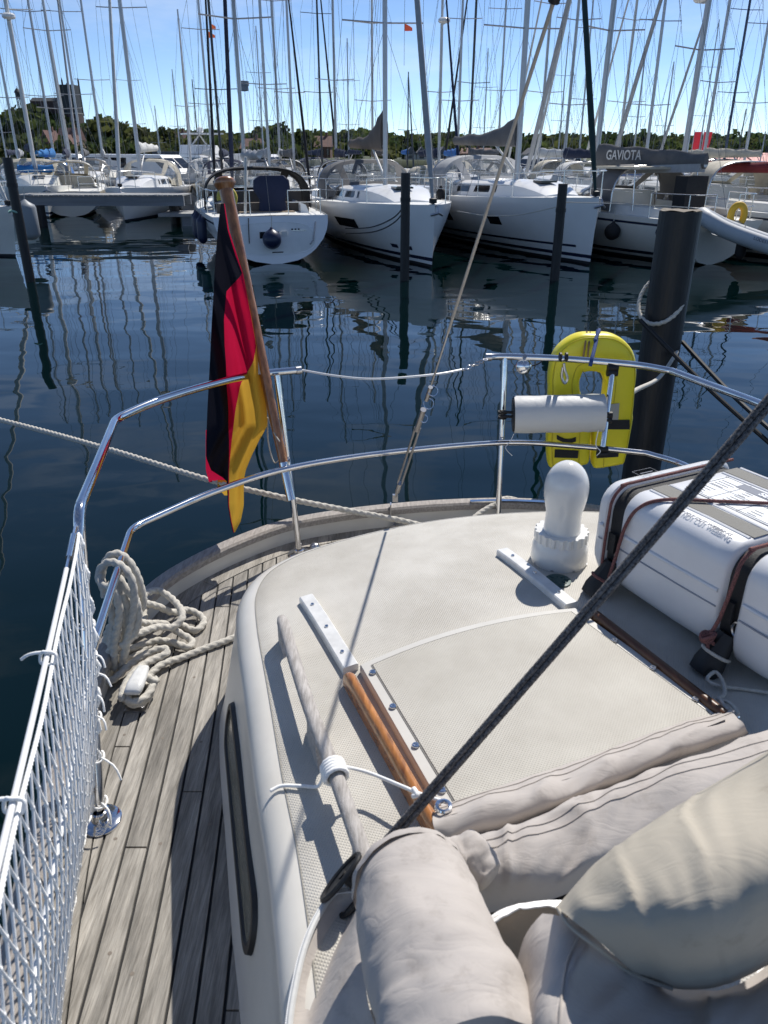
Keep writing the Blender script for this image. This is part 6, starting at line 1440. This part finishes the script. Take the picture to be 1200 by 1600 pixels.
# buildings
brickd = M('brick_dark', (.075, .05, .045), .9, var=.25, vscale=.8); wallw = M('wall_pale', (.44, .42, .38), .8, var=.1, vscale=.6); wallg = M('wall_grey', (.26, .29, .33), .8, var=.1, vscale=.5); wallb = M('wall_brick', (.20, .11, .08), .9, var=.15, vscale=1)
roofr = M('roof_tile', (.15, .08, .065), .85, var=.2, vscale=1.5); roofg = M('roof_grey', (.12, .12, .13), .8, var=.15, vscale=1); roofred = M('roof_red', (.50, .06, .05), .6, var=.1, vscale=1); copper = M('roof_slate_dark', (.035, .04, .045), .7)
winf = M('far_window', (.03, .035, .04), .2); stone = M('stone_trim', (.36, .34, .30), .85)
def house(name, label, u0, u1, vt, vb, Y, depth, wall, roofm, gable='side', nwin=4, rows=1, cat='house', ridge=.45, chim=True):
    a, b = W(u0, vb, Y), W(u1, vb, Y); zt = W((u0 + u1) / 2, vt, Y).z; z0 = 0.9; wd = b.x - a.x; cx = (a.x + b.x) / 2; hw_ = (zt - z0) * (1 - ridge); o = based(thing(name, label, cat, (cx, Y, z0)))
    MB().box((cx, Y + depth / 2, z0 + hw_ / 2), (wd, depth, hw_)).build('wall', wall, o, smooth=0); ze = z0 + hw_; ov = .25; mb = MB()
    if gable == 'side': P_ = [(a.x - ov, Y - ov, ze - .1), (b.x + ov, Y - ov, ze - .1), (b.x + ov, Y + depth + ov, ze - .1), (a.x - ov, Y + depth + ov, ze - .1), (a.x - ov, Y + depth / 2, zt), (b.x + ov, Y + depth / 2, zt)]; mb.add(P_, [(0, 1, 5, 4), (2, 3, 4, 5), (0, 4, 3), (1, 2, 5), (0, 3, 2, 1)])
    elif gable == 'front': P_ = [(a.x - ov, Y - ov, ze - .1), (b.x + ov, Y - ov, ze - .1), (b.x + ov, Y + depth, ze - .1), (a.x - ov, Y + depth, ze - .1), (cx, Y - ov, zt), (cx, Y + depth, zt)]; mb.add(P_, [(0, 4, 5, 3), (1, 2, 5, 4), (0, 1, 4), (3, 5, 2), (0, 3, 2, 1)])
    else: mb.box((cx, Y + depth / 2, ze + .15), (wd + .4, depth + .4, .3))
    ro_ = mb.build('roof', roofm, o, smooth=0)
    if chim and gable != 'flat': MB().box((cx + wd * .2, Y + depth / 2, zt + .2), (.6, .6, 1.2)).build('chimney', wallb, ro_, smooth=0)
    for r in range(rows):
        for k in range(nwin):
            x = a.x + wd * (k + .5) / nwin; z = z0 + hw_ * (r + .55) / rows; MB().box((x, Y - .02, z), (wd / nwin * .45, .1, hw_ / rows * .45)).build('window', winf, o, smooth=0)
    return o
# church
cy = 290.0; cl0, cl1 = W(87, 132, cy), W(114, 132, cy); zt = cl0.z; zb = 6.0; cw = cl1.x - cl0.x; cxm = (cl0.x + cl1.x) / 2
ch = based(thing('church', 'dark brick church with a tall square tower on the wooded hill', 'church', (cxm, cy + cw / 2, 2)))
tw_ = MB().box((cxm, cy + cw / 2, (zt * .62 + zb) / 2), (cw, cw, zt * .62 - zb)).build('tower_wall', brickd, ch, smooth=0)
MB().box((cxm, cy + cw / 2, zt * .81), (cw * .985, cw * .985, zt * .38)).build('tower_roof', copper, ch, smooth=0)
MB().box((cxm, cy + cw / 2, zt * .625), (cw * 1.03, cw * 1.03, .3)).build('string_course', stone, ch, smooth=0)
for sx_ in (-1, 1):
    for sy_ in (0, 1): MB().tube([(cxm + sx_ * cw * .48, cy + cw * sy_, zt * .6), (cxm + sx_ * cw * .48, cy + cw * sy_, zt + 1.6), (cxm + sx_ * cw * .48, cy + cw * sy_, zt + 2.4)], [.35, .3, .05], 6).build('corner_pinnacle', brickd, ch)
for k in range(4):
    x = cxm + cw * (-.30 + .2 * k); MB().box((x, cy - .05, zt * .52), (cw * .09, .2, 1.5)).build('belfry_window', stone, ch, smooth=0)
MB().lathe([(.6, 0), (.5, .4), (.1, .8), (.0003, .9)], (cxm, cy + cw / 2, zt), 10).build('finial', stone, ch)
n0, n1 = W(46, 158, cy), W(88, 158, cy)
MB().box(((n0.x + n1.x) / 2, cy + cw / 2, (n0.z + zb) / 2), (n1.x - n0.x, cw * .9, n0.z - zb)).build('nave_wall', brickd, ch, smooth=0)
MB().add([(n0.x, cy, n0.z), (n1.x, cy, n0.z), (n1.x, cy + cw, n0.z), (n0.x, cy + cw, n0.z), (n0.x, cy + cw / 2, n0.z + 1.2), (n1.x, cy + cw / 2, n0.z + 1.2)], [(0, 1, 5, 4), (2, 3, 4, 5), (0, 4, 3), (1, 2, 5)]).build('nave_roof', copper, ch, smooth=0)
bp_ = W(27, 142, 290); bc = based(thing('beacon_turret', 'small dark turret on legs above the hill at left', 'turret', (bp_.x, 290, 12)))
MB().lathe([(.9, -2.2), (.9, -.6), (1.2, -.5), (.7, .3), (.15, .8), (.0003, 1.6)], (bp_.x, 290, bp_.z), 10).build('turret_cap', copper, bc)
for k in range(4): MB().tube([(bp_.x + .7 * math.cos(k * 1.57), 290 + .7 * math.sin(k * 1.57), 10), (bp_.x + .7 * math.cos(k * 1.57), 290 + .7 * math.sin(k * 1.57), bp_.z - 2)], .16, 6).build('turret_leg', brickd, bc)
house('house', 'house with steep red-brown roof below the church', 88, 120, 199, 226, 215, 8, wallb, roofr, 'side', 4, 1, ridge=.6)
house('house', 'gabled half-timbered house left of the church', 62, 80, 203, 226, 205, 8, wallb, roofr, 'front', 2, 1, ridge=.6)
house('house', 'pale gable house by the red and blue sails', 98, 116, 210, 228, 190, 7, wallw, roofr, 'front', 3, 1, ridge=.5)
house('house', 'tan house between the trees behind the cruisers', 270, 288, 205, 228, 240, 8, wallw, roofr, 'side', 3, 1)
house('warehouse', 'long grey-blue warehouse behind the flag staff', 305, 352, 199, 226, 230, 14, wallg, roofg, 'flat', 6, 2, cat='warehouse')
house('warehouse', 'grey flat block right of the flag staff', 372, 402, 203, 218, 235, 12, wallg, roofg, 'flat', 4, 1, cat='warehouse')
house('house', 'red-roofed house right of the grey block', 376, 406, 216, 230, 180, 8, wallw, roofr, 'side', 4, 1)
house('house', 'brick house with tan roof left of the brown bag', 492, 516, 212, 232, 200, 8, wallb, roofr, 'side', 3, 1)
for k in range(4): house('gabled_shed', ['first', 'second', 'third', 'fourth'][k] + ' from the left of four pale gabled sheds on the shore', 634 + 17 * k, 650 + 17 * k, 229, 246, 170, 7, wallw, roofg, 'front', 1, 1, cat='shed', ridge=.5, chim=False)
house('warehouse', 'long dark-roofed building beside the gabled sheds', 705, 770, 231, 243, 190, 10, wallb, roofr, 'side', 8, 1, cat='building')
house('gabled_shed', 'white gable seen right of the large yacht mast', 824, 842, 231, 250, 160, 7, wallw, roofg, 'front', 1, 1, cat='shed', chim=False)
house('gabled_shed', 'second white gable further right of the large yacht mast', 880, 898, 232, 250, 160, 7, wallw, roofg, 'front', 1, 1, cat='shed', chim=False)
house('shed', 'long low dark shed behind the white cruisers', 240, 300, 226, 238, 120, 6, copper, roofg, 'flat', 8, 1, cat='shed')
house('red_roofed_hall', 'hall with a bright red roof at the right edge', 1128, 1230, 239, 268, 95, 7, wallw, roofred, 'side', 8, 1, cat='hall', ridge=.62, chim=False)
# floodlight pole and red banners
fp = W(373, 134, 110); fl = based(thing('floodlight_pole', 'grey pole with a round floodlight head right of the flag', 'floodlight', (fp.x, 110, 1)))
MB().tube([(fp.x, 110, 0), (fp.x, 110, fp.z)], [.16, .12], 8).build('pole', mastal, fl); MB().lathe([(.3, -.6), (.6, -.55), (.6, -.05), (.7, 0), (.7, .5), (.0003, .6)], (fp.x + .6, 110, fp.z), 12).build('lamp_head', wallg, fl)
banm = cloth_mat('banner_red', (.62, .05, .07), .4)
for k, (u, lab) in enumerate(((1086, 'left of two red banners on the shore'), (1101, 'right of two red banners on the shore'))):
    a = W(u, 206, 88); o = based(thing('banner', lab, 'banner', (a.x, 88, 1))); d = (W(u + 12, 206, 88) - a).x
    MB().tube([(a.x - .05, 88, .5), (a.x - .05, 88, a.z + .2)], .04, 6).build('pole', mastwh, o)
    MB().grid([[Vector((a.x + d * s - .12 * t, 88 + .12 * math.sin(s * 5 + t * 3), a.z - 2.4 * t)) for s in (0, .25, .5, .75, 1)] for t in (0, .25, .5, .75, 1)]).build('cloth', banm, o, smooth=180)
# pennants on masts
pn = [(632, 42, 40, 'small red pennant flying right of the brown-bag mast', 'red'), (327, 40, 49.8, 'upper orange pennant on the mast beside the flag staff', 'orange'), (326, 54, 49.8, 'lower orange pennant on the mast beside the flag staff', 'orange')]
for u, v, Y, lab, c_ in pn:
    p = W(u, v, Y); o = based(thing('pennant', lab, 'flag', p)); s = .35; MB().grid([[p + Vector((s * t, .05 * math.sin(t * 6), .22 * k * (1 - t * .6) * s * 4 - .1 * t)) for t in (0, .33, .66, 1)] for k in (-.5, 0, .5)]).build('cloth', cloth_mat('pennant_' + lab[:5], (.55, .10, .06) if c_ == 'red' else (.62, .14, .05), .4), o, smooth=180)
    MB().tube([p + Vector((0, 0, -1.5)), p + Vector((0, 0, 1.2))], .008, 4).build('flag_line', wire, o)
